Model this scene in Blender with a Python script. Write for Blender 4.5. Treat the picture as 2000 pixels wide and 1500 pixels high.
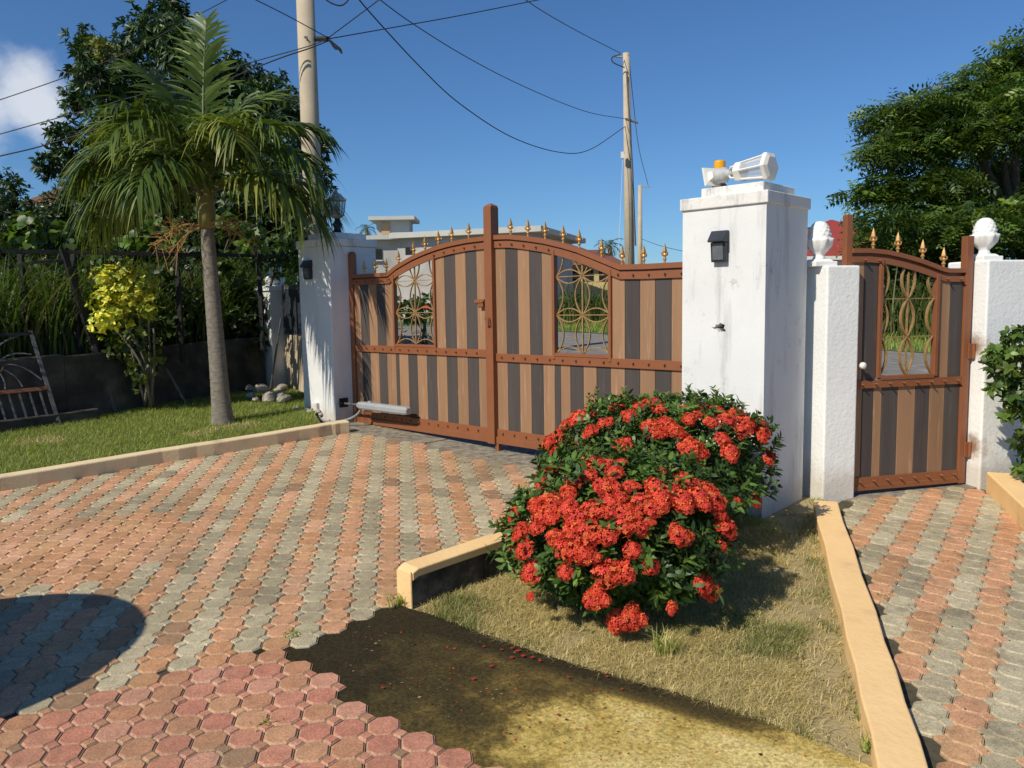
import bpy, bmesh, math, random
import numpy as np
from mathutils import Vector, Matrix
random.seed(7); rng = np.random.default_rng(7)
for o in list(bpy.data.objects): bpy.data.objects.remove(o)
sc = bpy.context.scene
COL = sc.collection

# ------------------------------------------------------------------ camera
FPX = 1560.0; PITCH = math.radians(5.6); ROLL = math.radians(-0.9); EYE = 1.5; SL = 0.05
fw = np.array([0, math.cos(PITCH), -math.sin(PITCH)]); u0 = np.array([0, math.sin(PITCH), math.cos(PITCH)]); r0 = np.array([1., 0, 0])
rt = math.cos(ROLL) * r0 + math.sin(ROLL) * u0; up = -math.sin(ROLL) * r0 + math.cos(ROLL) * u0
CAM = np.array([0, 0, EYE])
cd = bpy.data.cameras.new('camera'); cam = bpy.data.objects.new('camera', cd); COL.objects.link(cam)
cd.sensor_width = 36; cd.lens = FPX / 2000 * 36; cd.clip_start = .05; cd.clip_end = 3000
cam.matrix_world = Matrix(((rt[0], up[0], -fw[0], 0), (rt[1], up[1], -fw[1], 0), (rt[2], up[2], -fw[2], EYE), (0, 0, 0, 1)))
sc.camera = cam
def ray(x, y): return rt * (x - 1000) / FPX + up * (750 - y) / FPX + fw
def gnd(x, y, dz=0):
    d = ray(x, y); return CAM + d * ((dz - EYE) / (d[2] - SL * d[1]))
def at(x, y, Y):
    d = ray(x, y); return CAM + d * (Y / d[1])

# ------------------------------------------------------------------ light
SUN_EL = math.radians(42); SUN_TO = np.array([-.72, -.694, 0]); SUN_TO /= np.linalg.norm(SUN_TO)
sd = np.array([SUN_TO[0] * math.cos(SUN_EL), SUN_TO[1] * math.cos(SUN_EL), math.sin(SUN_EL)])
w = bpy.data.worlds.new('World'); sc.world = w; w.use_nodes = True
nt = w.node_tree; nt.nodes.clear()
def wn(t, **k):
    n = nt.nodes.new(t)
    for a, b in k.items(): setattr(n, a, b)
    return n
sky = wn('ShaderNodeTexSky', sky_type='NISHITA', sun_disc=False, sun_elevation=SUN_EL, sun_rotation=math.atan2(SUN_TO[0], SUN_TO[1]))
sky.air_density = 1.0; sky.dust_density = .25; sky.ozone_density = 2.2; sky.altitude = 50
bg = wn('ShaderNodeBackground'); bg.inputs[1].default_value = 0.07
out = wn('ShaderNodeOutputWorld')
tc = wn('ShaderNodeTexCoord')
noi = wn('ShaderNodeTexNoise'); noi.inputs['Scale'].default_value = 7; noi.inputs['Detail'].default_value = 9; noi.inputs['Roughness'].default_value = .58
nt.links.new(tc.outputs['Generated'], noi.inputs['Vector'])
acc = None
for px, py, r in ((62, 215, .085), (-60, 235, .12), (-900, 330, .2)):
    d = ray(px, py); d = d / np.linalg.norm(d)
    di = wn('ShaderNodeVectorMath', operation='DISTANCE'); di.inputs[1].default_value = d
    nt.links.new(tc.outputs['Generated'], di.inputs[0])
    mr = wn('ShaderNodeMapRange'); mr.inputs[1].default_value = 0; mr.inputs[2].default_value = r; mr.inputs[3].default_value = 1; mr.inputs[4].default_value = 0
    nt.links.new(di.outputs['Value'], mr.inputs[0])
    if acc is None: acc = mr.outputs[0]
    else:
        mx = wn('ShaderNodeMath', operation='MAXIMUM'); nt.links.new(acc, mx.inputs[0]); nt.links.new(mr.outputs[0], mx.inputs[1]); acc = mx.outputs[0]
ad = wn('ShaderNodeMath', operation='MULTIPLY_ADD'); nt.links.new(acc, ad.inputs[0]); ad.inputs[1].default_value = .55; nt.links.new(noi.outputs['Fac'], ad.inputs[2])
cr = wn('ShaderNodeMapRange', interpolation_type='SMOOTHSTEP'); cr.inputs[1].default_value = .72; cr.inputs[2].default_value = 1.0; cr.inputs[3].default_value = 0; cr.inputs[4].default_value = .85
nt.links.new(ad.outputs[0], cr.inputs[0])
gate0 = wn('ShaderNodeMath', operation='GREATER_THAN'); gate0.inputs[1].default_value = .001; nt.links.new(acc, gate0.inputs[0])
mu = wn('ShaderNodeMath', operation='MULTIPLY'); nt.links.new(cr.outputs[0], mu.inputs[0]); nt.links.new(gate0.outputs[0], mu.inputs[1])
tint = wn('ShaderNodeMix', data_type='RGBA', blend_type='MULTIPLY'); tint.inputs[0].default_value = 1
nt.links.new(sky.outputs[0], tint.inputs[6]); tint.inputs[7].default_value = (.64, 1.0, 1.40, 1)
mixc = wn('ShaderNodeMix', data_type='RGBA'); nt.links.new(mu.outputs[0], mixc.inputs[0]); nt.links.new(tint.outputs[2], mixc.inputs[6]); mixc.inputs[7].default_value = (10.5, 11.0, 11.8, 1)
nt.links.new(mixc.outputs[2], bg.inputs[0]); nt.links.new(bg.outputs[0], out.inputs[0])
sl = bpy.data.lights.new('sun', 'SUN'); sl.energy = 4.5; sl.angle = math.radians(.53); sl.color = (1, .92, .775)
so = bpy.data.objects.new('sun', sl); COL.objects.link(so); so.rotation_euler = Vector(sd).to_track_quat('Z', 'Y').to_euler()
sc.view_settings.view_transform = 'Standard'; sc.view_settings.look = 'None'; sc.view_settings.exposure = 0.05; sc.view_settings.gamma = 1
sc.view_settings.use_curve_mapping = False
sc.render.engine = 'CYCLES'; sc.cycles.max_bounces = 8; sc.cycles.transparent_max_bounces = 12

# ------------------------------------------------------------------ helpers
class MB:
    def __init__(s): s.v = []; s.f = []
    def add(s, vs, fs):
        b = len(s.v); s.v += [tuple(map(float, p)) for p in vs]; s.f += [tuple(b + i for i in f) for f in fs]
    def box(s, o, ax, ay, az):
        o, ax, ay, az = map(np.asarray, (o, ax, ay, az))
        P = [o + i * ax + j * ay + k * az for k in (-1, 1) for j in (-1, 1) for i in (-1, 1)]
        s.add(P, [(0, 2, 3, 1), (4, 5, 7, 6), (0, 1, 5, 4), (2, 6, 7, 3), (0, 4, 6, 2), (1, 3, 7, 5)]); return s
    def sweep(s, path, nv, w, h, off=0):
        """rectangle w (along nv) x h (in the path's plane) along path"""
        P = np.array(path, float); nv = np.asarray(nv, float); n = len(P)
        T = np.zeros_like(P); T[1:-1] = P[2:] - P[:-2]; T[0] = P[1] - P[0]; T[-1] = P[-1] - P[-2]
        T /= np.linalg.norm(T, axis=1)[:, None]; S = np.cross(T, nv)
        vs = []
        for p, q in zip(P, S):
            vs += [p + q * (h / 2 + off) - nv * w / 2, p + q * (h / 2 + off) + nv * w / 2, p - q * (h / 2 - off) + nv * w / 2, p - q * (h / 2 - off) - nv * w / 2]
        fs = [(0, 1, 2, 3), (4 * n - 1, 4 * n - 2, 4 * n - 3, 4 * n - 4)]
        for i in range(n - 1):
            for k in range(4): fs.append((4 * i + k, 4 * i + 4 + k, 4 * i + 4 + (k + 1) % 4, 4 * i + (k + 1) % 4))
        s.add(vs, fs); return s
    def tube(s, pts, rad, n=8, cap=True):
        P = np.array(pts, float); m = len(P)
        if np.isscalar(rad): rad = [rad] * m
        T = np.zeros_like(P); T[1:-1] = P[2:] - P[:-2]; T[0] = P[1] - P[0]; T[-1] = P[-1] - P[-2]
        T /= np.linalg.norm(T, axis=1)[:, None] + 1e-12
        a = np.array([0, 0, 1.]) if abs(T[0][2]) < .9 else np.array([1., 0, 0]); vs = []
        for i in range(m):
            u = np.cross(T[i], a); u /= np.linalg.norm(u) + 1e-12; v = np.cross(T[i], u); a = np.cross(u, T[i])
            for k in range(n):
                g = 2 * math.pi * k / n; vs.append(P[i] + rad[i] * (math.cos(g) * u + math.sin(g) * v))
        fs = [(i * n + k, i * n + (k + 1) % n, (i + 1) * n + (k + 1) % n, (i + 1) * n + k) for i in range(m - 1) for k in range(n)]
        if cap: fs += [tuple(range(n))[::-1], tuple((m - 1) * n + k for k in range(n))]
        s.add(vs, fs); return s
    def lathe(s, prof, o, n=16, ax=None, ph=0, rmod=None):
        """prof: (r, h) pairs; ax: 3 vectors (u, v, axis)"""
        o = np.asarray(o, float); U, V, A = ax if ax is not None else (np.array([1., 0, 0]), np.array([0, 1., 0]), np.array([0, 0, 1.]))
        vs = []
        for j, (r, h) in enumerate(prof):
            for k in range(n):
                g = ph + 2 * math.pi * k / n; rr = r * (rmod(j, k) if rmod else 1); vs.append(o + rr * math.cos(g) * U + rr * math.sin(g) * V + h * A)
        m = len(prof)
        fs = [(i * n + k, i * n + (k + 1) % n, (i + 1) * n + (k + 1) % n, (i + 1) * n + k) for i in range(m - 1) for k in range(n)]
        fs += [tuple(range(n))[::-1], tuple((m - 1) * n + k for k in range(n))]
        s.add(vs, fs); return s
    def prism(s, poly, vec):
        n = len(poly); P = [np.asarray(p, float) for p in poly]; vec = np.asarray(vec, float)
        fs = [tuple(range(n)), tuple(range(2 * n - 1, n - 1, -1))] + [(i, n + i, n + (i + 1) % n, (i + 1) % n) for i in range(n)]
        s.add(P + [p + vec for p in P], fs); return s
def off(parent):
    v = Vector((0, 0, 0))
    while parent is not None: v += parent.location; parent = parent.parent
    return v
def tag(o, label=None, cat=None, group=None, kind=None):
    if label: o['label'] = label
    if cat: o['category'] = cat
    if group: o['group'] = group
    if kind: o['kind'] = kind
    return o
def thing(name, label, cat, loc, group=None):
    o = bpy.data.objects.new(name, None); COL.objects.link(o); o.location = loc; o.empty_display_size = .1
    return tag(o, label, cat, group)
def link(name, me, parent=None, loc=None):
    o = bpy.data.objects.new(name, me); COL.objects.link(o); o.parent = parent
    if loc is not None: o.location = Vector(loc) - off(parent)
    return o
def obj(name, mb, mat, parent=None, smooth=False, bevel=0, seg=2, local=False, **tg):
    me = bpy.data.meshes.new(name); V = np.array(mb.v, float)
    if not local and parent is not None: V = V - np.array(off(parent))
    loc = None
    if parent is None and not local:
        loc = np.array([V[:, 0].mean(), V[:, 1].mean(), V[:, 2].min()]); V = V - loc
    me.from_pydata(V.tolist(), [], mb.f); me.update()
    bm = bmesh.new(); bm.from_mesh(me); bmesh.ops.recalc_face_normals(bm, faces=bm.faces); bm.to_mesh(me); bm.free()
    me.materials.append(mat)
    if smooth: me.polygons.foreach_set('use_smooth', [True] * len(me.polygons))
    o = bpy.data.objects.new(name, me); COL.objects.link(o); o.parent = parent
    if loc is not None: o.location = loc
    if bevel:
        m = o.modifiers.new('bevel', 'BEVEL'); m.width = bevel; m.segments = seg; m.limit_method = 'ANGLE'; m.angle_limit = math.radians(40)
    return tag(o, **tg)
def fmesh(name, V, T, C, mat, smooth=False):
    """fast mesh: V (n,3), T (m,3), C (n,3) colours"""
    V = np.asarray(V, np.float32); T = np.asarray(T, np.int32); me = bpy.data.meshes.new(name)
    me.vertices.add(len(V)); me.vertices.foreach_set('co', V.ravel())
    me.loops.add(T.size); me.loops.foreach_set('vertex_index', T.ravel())
    me.polygons.add(len(T)); me.polygons.foreach_set('loop_start', np.arange(0, T.size, 3, dtype=np.int32))
    if smooth: me.polygons.foreach_set('use_smooth', np.ones(len(T), bool))
    me.update(calc_edges=True)
    if C is not None:
        a = me.color_attributes.new('Col', 'FLOAT_COLOR', 'POINT'); a.data.foreach_set('color', np.c_[C, np.ones(len(V))].astype(np.float32).ravel())
    me.materials.append(mat); return me
def fobj(name, V, T, C, mat, parent=None, smooth=False, **tg):
    V = np.asarray(V, float)
    if parent is not None: V = V - np.array(off(parent)); loc = None
    else: loc = np.array([V[:, 0].mean(), V[:, 1].mean(), V[:, 2].min()]); V = V - loc
    o = bpy.data.objects.new(name, fmesh(name, V, T, C, mat, smooth)); COL.objects.link(o); o.parent = parent
    if loc is not None: o.location = loc
    return tag(o, **tg)

# ------------------------------------------------------------------ materials
def newmat(name):
    m = bpy.data.materials.new(name); m.use_nodes = True; t = m.node_tree; b = t.nodes['Principled BSDF']; return m, t, b
def N(t, ty, **k):
    n = t.nodes.new(ty)
    for a, b in k.items(): setattr(n, a, b)
    return n
def noise(t, scale, stretch=(1, 1, 1), detail=6, rough=.6, coord='Object', dist=0):
    c = N(t, 'ShaderNodeTexCoord'); mp = N(t, 'ShaderNodeMapping'); mp.inputs['Scale'].default_value = stretch
    t.links.new(c.outputs[coord], mp.inputs[0]); n = N(t, 'ShaderNodeTexNoise'); n.inputs['Scale'].default_value = scale
    n.inputs['Detail'].default_value = detail; n.inputs['Roughness'].default_value = rough; n.inputs['Distortion'].default_value = dist
    t.links.new(mp.outputs[0], n.inputs['Vector']); return n.outputs['Fac']
def ramp(t, fac, stops):
    r = N(t, 'ShaderNodeValToRGB'); e = r.color_ramp.elements
    while len(e) < len(stops): e.new(.5)
    for el, (p, c) in zip(e, stops): el.position = p; el.color = (*c, 1) if len(c) == 3 else c
    t.links.new(fac, r.inputs[0]); return r.outputs[0]
def mix(t, fac, a, b, mode='MIX'):
    m = N(t, 'ShaderNodeMix', data_type='RGBA', blend_type=mode)
    for v, i in ((fac, 0), (a, 6), (b, 7)):
        if hasattr(v, 'is_linked') or hasattr(v, 'links'): t.links.new(v, m.inputs[i])
        elif i == 0: m.inputs[0].default_value = v
        else: m.inputs[i].default_value = (*v, 1)
    return m.outputs[2]
def bumpn(t, b, fac, strength, dist=.01):
    n = N(t, 'ShaderNodeBump'); n.inputs['Strength'].default_value = strength; n.inputs['Distance'].default_value = dist
    t.links.new(fac, n.inputs['Height']); t.links.new(n.outputs[0], b.inputs['Normal'])
BW = lambda v: (v, v, v)
def mat(name, stops, scale=6, rough=.75, bump=0, bscale=60, stretch=(1, 1, 1), metal=0, spec=.3, detail=6, bdist=.01, coat=0):
    m, t, b = newmat(name)
    t.links.new(ramp(t, noise(t, scale, stretch, detail), stops), b.inputs['Base Color'])
    b.inputs['Roughness'].default_value = rough; b.inputs['Metallic'].default_value = metal; b.inputs['Specular IOR Level'].default_value = spec
    if coat: b.inputs['Coat Weight'].default_value = coat; b.inputs['Coat Roughness'].default_value = .25
    if bump: bumpn(t, b, noise(t, bscale, stretch), bump, bdist)
    return m
def attrmat(name, rough=.8, bump=.4, bscale=110, var=.38, spec=.25, grime=None, gscale=2.5, gr=(.42, .62)):
    """colour from the mesh's Col attribute, speckled"""
    m, t, b = newmat(name); a = N(t, 'ShaderNodeAttribute', attribute_name='Col')
    g0 = N(t, 'ShaderNodeNewGeometry'); n1 = N(t, 'ShaderNodeTexNoise'); n1.inputs['Scale'].default_value = 150; n1.inputs['Detail'].default_value = 3; n1.inputs['Roughness'].default_value = .75; t.links.new(g0.outputs['Position'], n1.inputs['Vector'])
    n2 = N(t, 'ShaderNodeTexNoise'); n2.inputs['Scale'].default_value = 22; n2.inputs['Detail'].default_value = 6; n2.inputs['Roughness'].default_value = .7; t.links.new(g0.outputs['Position'], n2.inputs['Vector'])
    c = mix(t, 1, a.outputs['Color'], ramp(t, n1.outputs['Fac'], [(.3, BW(1 - var)), (.7, BW(1 + var * .8))]), 'MULTIPLY'); c = mix(t, 1, c, ramp(t, n2.outputs['Fac'], [(.3, BW(.80)), (.62, BW(1.12))]), 'MULTIPLY')
    if grime:
        g = N(t, 'ShaderNodeNewGeometry'); mp = N(t, 'ShaderNodeTexNoise'); mp.inputs['Scale'].default_value = gscale; mp.inputs['Detail'].default_value = 8; mp.inputs['Roughness'].default_value = .68
        t.links.new(g.outputs['Position'], mp.inputs['Vector'])
        c = mix(t, ramp(t, mp.outputs['Fac'], [(gr[0], BW(0)), (gr[1], BW(.75))]), c, grime)
    t.links.new(c, b.inputs['Base Color']); b.inputs['Roughness'].default_value = rough; b.inputs['Specular IOR Level'].default_value = spec
    bumpn(t, b, noise(t, bscale, detail=4), bump, .004); return m
def leafmat(name, rough=.45, trans=.3, spec=.4, tcol=(1.25, 1.3, .5)):
    m, t, b = newmat(name); a = N(t, 'ShaderNodeAttribute', attribute_name='Col'); b.inputs['Roughness'].default_value = rough; b.inputs['Specular IOR Level'].default_value = spec
    t.links.new(a.outputs['Color'], b.inputs['Base Color'])
    tr = N(t, 'ShaderNodeBsdfTranslucent'); t.links.new(mix(t, 1, a.outputs['Color'], tcol, 'MULTIPLY'), tr.inputs[0])
    ms = N(t, 'ShaderNodeMixShader'); ms.inputs[0].default_value = trans; o = t.nodes['Material Output']
    t.links.new(b.outputs[0], ms.inputs[1]); t.links.new(tr.outputs[0], ms.inputs[2]); t.links.new(ms.outputs[0], o.inputs[0]); return m
def stucco(name, base=(.745, .745, .73), stain=(.2, .19, .18), lo=.6, hi=.72, streak=.35, bump=.35, bscale=45, dirt=(.5, .42, .32), rust=()):
    m, t, b = newmat(name)
    c = ramp(t, noise(t, 2.2, detail=5), [(.35, base), (.7, tuple(x * .9 for x in base))])
    s1 = mix(t, 1, ramp(t, noise(t, 11, detail=10, rough=.75), [(lo - .06, BW(0)), (hi - .02, BW(.9))]), ramp(t, noise(t, 2.3, detail=3), [(.48, BW(0)), (.64, BW(1))]), 'MULTIPLY')
    s2 = ramp(t, noise(t, 9, (1, 1, .13), detail=6, rough=.65), [(.55, BW(0)), (.72, BW(streak))])
    c = mix(t, s2, c, stain); c = mix(t, s1, c, stain)
    g = N(t, 'ShaderNodeTexCoord'); sp = N(t, 'ShaderNodeSeparateXYZ'); t.links.new(g.outputs['Object'], sp.inputs[0])
    nz = N(t, 'ShaderNodeMath', operation='MULTIPLY_ADD'); t.links.new(noise(t, 6, detail=6), nz.inputs[0]); nz.inputs[1].default_value = -.35; t.links.new(sp.outputs['Z'], nz.inputs[2])
    c = mix(t, ramp(t, nz.outputs[0], [(0, BW(.55)), (.12, BW(0))]), c, dirt)
    for p in rust:
        gp = N(t, 'ShaderNodeNewGeometry'); di = N(t, 'ShaderNodeVectorMath', operation='DISTANCE'); t.links.new(gp.outputs['Position'], di.inputs[0]); di.inputs[1].default_value = p
        am = N(t, 'ShaderNodeMath', operation='MULTIPLY_ADD'); t.links.new(noise(t, 22, detail=6), am.inputs[0]); am.inputs[1].default_value = .14; t.links.new(di.outputs['Value'], am.inputs[2])
        c = mix(t, ramp(t, am.outputs[0], [(.09, BW(.9)), (.17, BW(0))]), c, (.22, .10, .035))
    t.links.new(c, b.inputs['Base Color']); b.inputs['Roughness'].default_value = .85; b.inputs['Specular IOR Level'].default_value = .2
    bumpn(t, b, noise(t, bscale, detail=5), bump, .008); return m
def wood(name, c1, c2, fleck):
    m, t, b = newmat(name)
    c = ramp(t, noise(t, 14, (1, 1, .06), detail=8, rough=.7), [(.3, c1), (.7, c2)])
    c = mix(t, ramp(t, noise(t, 60, (1, 1, .05), detail=3, dist=.6), [(.58, BW(0)), (.70, BW(.7))]), c, fleck)
    oi = N(t, 'ShaderNodeObjectInfo'); c = mix(t, 1, c, ramp(t, oi.outputs['Random'], [(0, BW(.88)), (1, BW(1.1))]), 'MULTIPLY')
    t.links.new(c, b.inputs['Base Color']); b.inputs['Roughness'].default_value = .62; b.inputs['Specular IOR Level'].default_value = .3
    bumpn(t, b, noise(t, 60, (1, 1, .05), detail=4), .25, .003); return m
def glass(name, col=(.9, .95, .95), alpha=.25, rough=.05):
    m, t, b = newmat(name); b.inputs['Base Color'].default_value = (*col, 1); b.inputs['Roughness'].default_value = rough
    tr = N(t, 'ShaderNodeBsdfTransparent'); tr.inputs[0].default_value = (*col, 1); ms = N(t, 'ShaderNodeMixShader'); ms.inputs[0].default_value = alpha
    t.links.new(tr.outputs[0], ms.inputs[1]); t.links.new(b.outputs[0], ms.inputs[2]); t.links.new(ms.outputs[0], t.nodes['Material Output'].inputs[0]); return m

m_pil_old = stucco('weathered_white_stucco', lo=.62, hi=.72, streak=.4, bump=.14)
m_pil = stucco('white_stucco', lo=.70, hi=.8, streak=.12, bump=.16)
m_pil_cap = stucco('mildewed_cap_stucco', lo=.56, hi=.7, streak=.8, base=(.76, .74, .70), stain=(.13, .13, .12))
m_new = stucco('fresh_white_stucco', lo=.8, hi=.9, streak=.0, base=(.86, .86, .83), bump=.45, bscale=38)
m_plaster = mat('white_plaster', [(.3, (.84, .83, .80)), (.7, (.78, .77, .73))], 9, .8, .2, 80)
m_rust = mat('brown_gate_paint', [(.3, (.225, .082, .034)), (.7, (.26, .095, .04))], 8, .42, .08, 90, spec=.45)
m_gold = mat('gold_paint', [(.35, (.50, .26, .09)), (.6, (.72, .42, .15))], 60, .38, 0, metal=.55)
m_gold_dull = mat('dull_gold_bar', [(.3, (.30, .18, .075)), (.7, (.48, .30, .12))], 40, .45, 0, metal=.3)
m_tan = wood('tan_wood_composite', (.33, .19, .105), (.255, .145, .08), (.44, .28, .17))
m_dark = wood('charcoal_wood_composite', (.082, .068, .062), (.060, .050, .046), (.10, .088, .082))
m_lamp = mat('dark_grey_metal', [(.3, (.03, .036, .045)), (.7, (.045, .052, .065))], 20, .45, metal=.2)
m_lampglass = mat('smoked_lamp_glass', [(.3, (.10, .11, .13)), (.7, (.14, .15, .17))], 20, .15, spec=.6)
m_black = mat('black_iron', [(.3, (.012, .012, .013)), (.7, (.03, .028, .027))], 25, .6, .15, 120)
m_greyiron = mat('grey_weathered_iron', [(.3, (.08, .085, .09)), (.6, (.14, .14, .145)), (.8, (.14, .09, .06))], 25, .65, .15, 120)
m_alu = mat('grey_aluminium', [(.3, (.40, .42, .43)), (.7, (.48, .50, .51))], 12, .35, metal=.35)
m_whitemetal = mat('chalky_white_metal', [(.3, (.80, .78, .72)), (.7, (.72, .69, .62))], 20, .5)
m_greymetal = mat('dull_grey_metal', [(.3, (.35, .37, .37)), (.7, (.5, .5, .48))], 20, .6)
m_clear = glass('clear_pane', (.80, .84, .88), .35)
m_amber = glass('amber_lens', (.95, .48, .02), .72, .15)
m_cable = mat('black_cable', [(.3, (.015, .016, .02)), (.7, (.03, .03, .035))], 30, .6)
m_conduit = mat('grey_conduit', [(.3, (.2, .2, .2)), (.7, (.3, .3, .29))], 40, .5)
m_polec = mat('pole_concrete', [(.3, (.50, .42, .30)), (.7, (.40, .33, .24))], 3, .9, .2, 30)
m_kerbL = mat('cream_kerb_paint', [(.3, (.78, .63, .39)), (.6, (.70, .56, .34)), (.76, (.45, .37, .26))], 5, .8, .25, 60, detail=9)
m_kerbR = mat('peach_kerb_paint', [(.3, (.87, .595, .285)), (.6, (.80, .53, .25)), (.74, (.62, .42, .22))], 5, .8, .3, 35)
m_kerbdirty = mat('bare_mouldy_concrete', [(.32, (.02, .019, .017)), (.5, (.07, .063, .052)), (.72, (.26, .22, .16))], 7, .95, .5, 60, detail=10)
m_conc = mat('raw_concrete', [(.35, (.33, .29, .22)), (.55, (.20, .175, .135)), (.7, (.11, .095, .075))], 14, .95, .7, 60, detail=9)
m_soil = mat('joint_soil', [(.3, (.05, .045, .03)), (.6, (.09, .078, .05)), (.75, (.05, .075, .025))], 30, 1, .4, 120)
m_ground = mat('dry_earth', [(.3, (.20, .155, .095)), (.7, (.30, .235, .15))], 3, 1, .5, 40, detail=9)
m_lawn = mat('lawn_soil', [(.3, (.09, .11, .03)), (.55, (.13, .14, .045)), (.75, (.25, .20, .11))], 3.5, 1, .5, 60, detail=9)
m_drygrass = mat('dry_turf_soil', [(.3, (.42, .34, .18)), (.55, (.34, .27, .14)), (.72, (.12, .13, .045))], 5, 1, .7, 90, detail=9)
m_asph = mat('worn_asphalt', [(.3, (.15, .142, .13)), (.55, (.21, .20, .18)), (.75, (.30, .285, .26))], 5, .95, .4, 80, stretch=(1, 1, 1), detail=9)
m_verge = mat('verge_turf', [(.3, (.07, .12, .03)), (.7, (.12, .17, .05))], 1.2, 1, .3, 40)
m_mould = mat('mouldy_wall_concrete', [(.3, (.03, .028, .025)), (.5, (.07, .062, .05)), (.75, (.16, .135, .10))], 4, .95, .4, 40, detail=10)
m_cream = mat('cream_wall', [(.3, (.60, .50, .36)), (.6, (.5, .4, .28)), (.75, (.25, .2, .15))], 4, .9, .3, 40, stretch=(1, 1, .4), detail=9)
m_bark = mat('palm_bark', [(.3, (.13, .11, .085)), (.7, (.27, .24, .195))], 22, .95, .5, 60, stretch=(1, 1, 2.5), detail=8)
m_shaft = mat('palm_crownshaft', [(.3, (.16, .16, .05)), (.6, (.28, .24, .09)), (.8, (.3, .2, .1))], 7, .6, .1, 40, stretch=(1, 1, .2))
m_wood = mat('tree_bark', [(.3, (.07, .055, .04)), (.7, (.14, .115, .085))], 18, .95, .5, 50, stretch=(1, 1, .3))
m_stem = mat('pale_stem', [(.3, (.16, .14, .09)), (.7, (.24, .21, .15))], 30, .9, .3, 80)
m_dryst = mat('dried_stalk', [(.3, (.32, .17, .06)), (.7, (.42, .26, .11))], 30, .9)
m_leaf = leafmat('leaf'); m_gloss = leafmat('glossy_leaf', .44, .24, .4); m_grass = leafmat('grass_blade', .6, .35, .2)
m_petal = leafmat('petal', .55, .25, .2, (1.1, .8, .6))
m_stone = mat('rubble_stone', [(.3, (.32, .28, .23)), (.7, (.5, .45, .38))], 12, .95, .5, 40)
m_pave = attrmat('paver_concrete', grime=(.17, .14, .09), gscale=1.7, gr=(.47, .80))
m_pave2 = attrmat('path_paver_concrete', grime=(.07, .06, .045), gscale=5, gr=(.50, .78))
def slabmat():
    m, t, b = newmat('mossy_concrete')
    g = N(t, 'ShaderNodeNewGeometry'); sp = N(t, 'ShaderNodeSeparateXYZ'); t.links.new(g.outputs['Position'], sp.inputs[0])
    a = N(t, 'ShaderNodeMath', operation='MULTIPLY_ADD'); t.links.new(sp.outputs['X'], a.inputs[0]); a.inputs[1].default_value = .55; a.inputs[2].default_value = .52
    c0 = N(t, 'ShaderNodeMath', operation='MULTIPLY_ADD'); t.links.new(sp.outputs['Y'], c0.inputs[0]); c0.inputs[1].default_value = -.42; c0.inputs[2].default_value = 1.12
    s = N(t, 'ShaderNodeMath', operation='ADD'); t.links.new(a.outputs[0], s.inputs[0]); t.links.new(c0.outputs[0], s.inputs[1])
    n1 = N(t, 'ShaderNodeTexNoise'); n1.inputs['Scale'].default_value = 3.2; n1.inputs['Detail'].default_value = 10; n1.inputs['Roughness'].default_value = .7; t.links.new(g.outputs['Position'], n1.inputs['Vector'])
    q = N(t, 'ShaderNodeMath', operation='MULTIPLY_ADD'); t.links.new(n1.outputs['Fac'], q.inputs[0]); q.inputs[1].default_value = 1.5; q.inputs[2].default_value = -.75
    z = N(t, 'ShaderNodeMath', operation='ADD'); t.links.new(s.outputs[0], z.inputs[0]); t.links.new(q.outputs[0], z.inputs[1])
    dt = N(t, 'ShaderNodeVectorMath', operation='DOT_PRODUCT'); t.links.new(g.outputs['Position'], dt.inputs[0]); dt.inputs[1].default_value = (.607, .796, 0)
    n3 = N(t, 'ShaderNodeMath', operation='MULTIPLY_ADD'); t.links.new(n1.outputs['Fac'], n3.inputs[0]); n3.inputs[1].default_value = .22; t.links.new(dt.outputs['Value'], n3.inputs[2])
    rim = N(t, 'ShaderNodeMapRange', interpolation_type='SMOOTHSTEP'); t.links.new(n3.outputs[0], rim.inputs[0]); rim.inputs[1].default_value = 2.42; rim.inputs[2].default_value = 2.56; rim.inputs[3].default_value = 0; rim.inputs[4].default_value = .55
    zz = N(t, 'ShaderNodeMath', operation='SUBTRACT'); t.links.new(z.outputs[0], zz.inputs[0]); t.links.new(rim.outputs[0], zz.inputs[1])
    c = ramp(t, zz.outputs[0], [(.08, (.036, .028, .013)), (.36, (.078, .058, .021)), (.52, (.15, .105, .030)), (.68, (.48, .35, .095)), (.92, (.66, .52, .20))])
    f = noise(t, 70, detail=7, rough=.8)
    c = mix(t, 1, c, ramp(t, f, [(.36, BW(.45)), (.64, BW(1.55))]), 'MULTIPLY')
    t.links.new(c, b.inputs['Base Color']); b.inputs['Roughness'].default_value = .95; b.inputs['Specular IOR Level'].default_value = .15
    bumpn(t, b, f, .9, .006); return m
m_slab = slabmat()
# ------------------------------------------------------------------ ground and paving
def zg(x, y, dz=0): return (x, y, SL * min(y, 20) + dz)
def sheet(name, poly, dz, m, parent=None, depth=0, **tg):
    b = MB()
    if depth: b.prism([zg(x, y, dz) for x, y in poly], (0, 0, -depth))
    else: b.add([zg(x, y, dz) for x, y in poly], [tuple(range(len(poly)))])
    return obj(name, b, m, parent, **tg)
b = MB(); ys = (-60, 0, 10, 20, 60, 2500)
for y in ys:
    for x in (-2500, -60, 0, 60, 2500): b.v.append((x, y, SL * max(-8, min(y, 20)) - .05))
for j in range(len(ys) - 1):
    for i in range(4): b.f.append((j * 5 + i, j * 5 + i + 1, j * 5 + i + 6, j * 5 + i + 5))
obj('ground', b, m_ground, label='dry earth ground under and around the whole garden', kind='structure')

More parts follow.
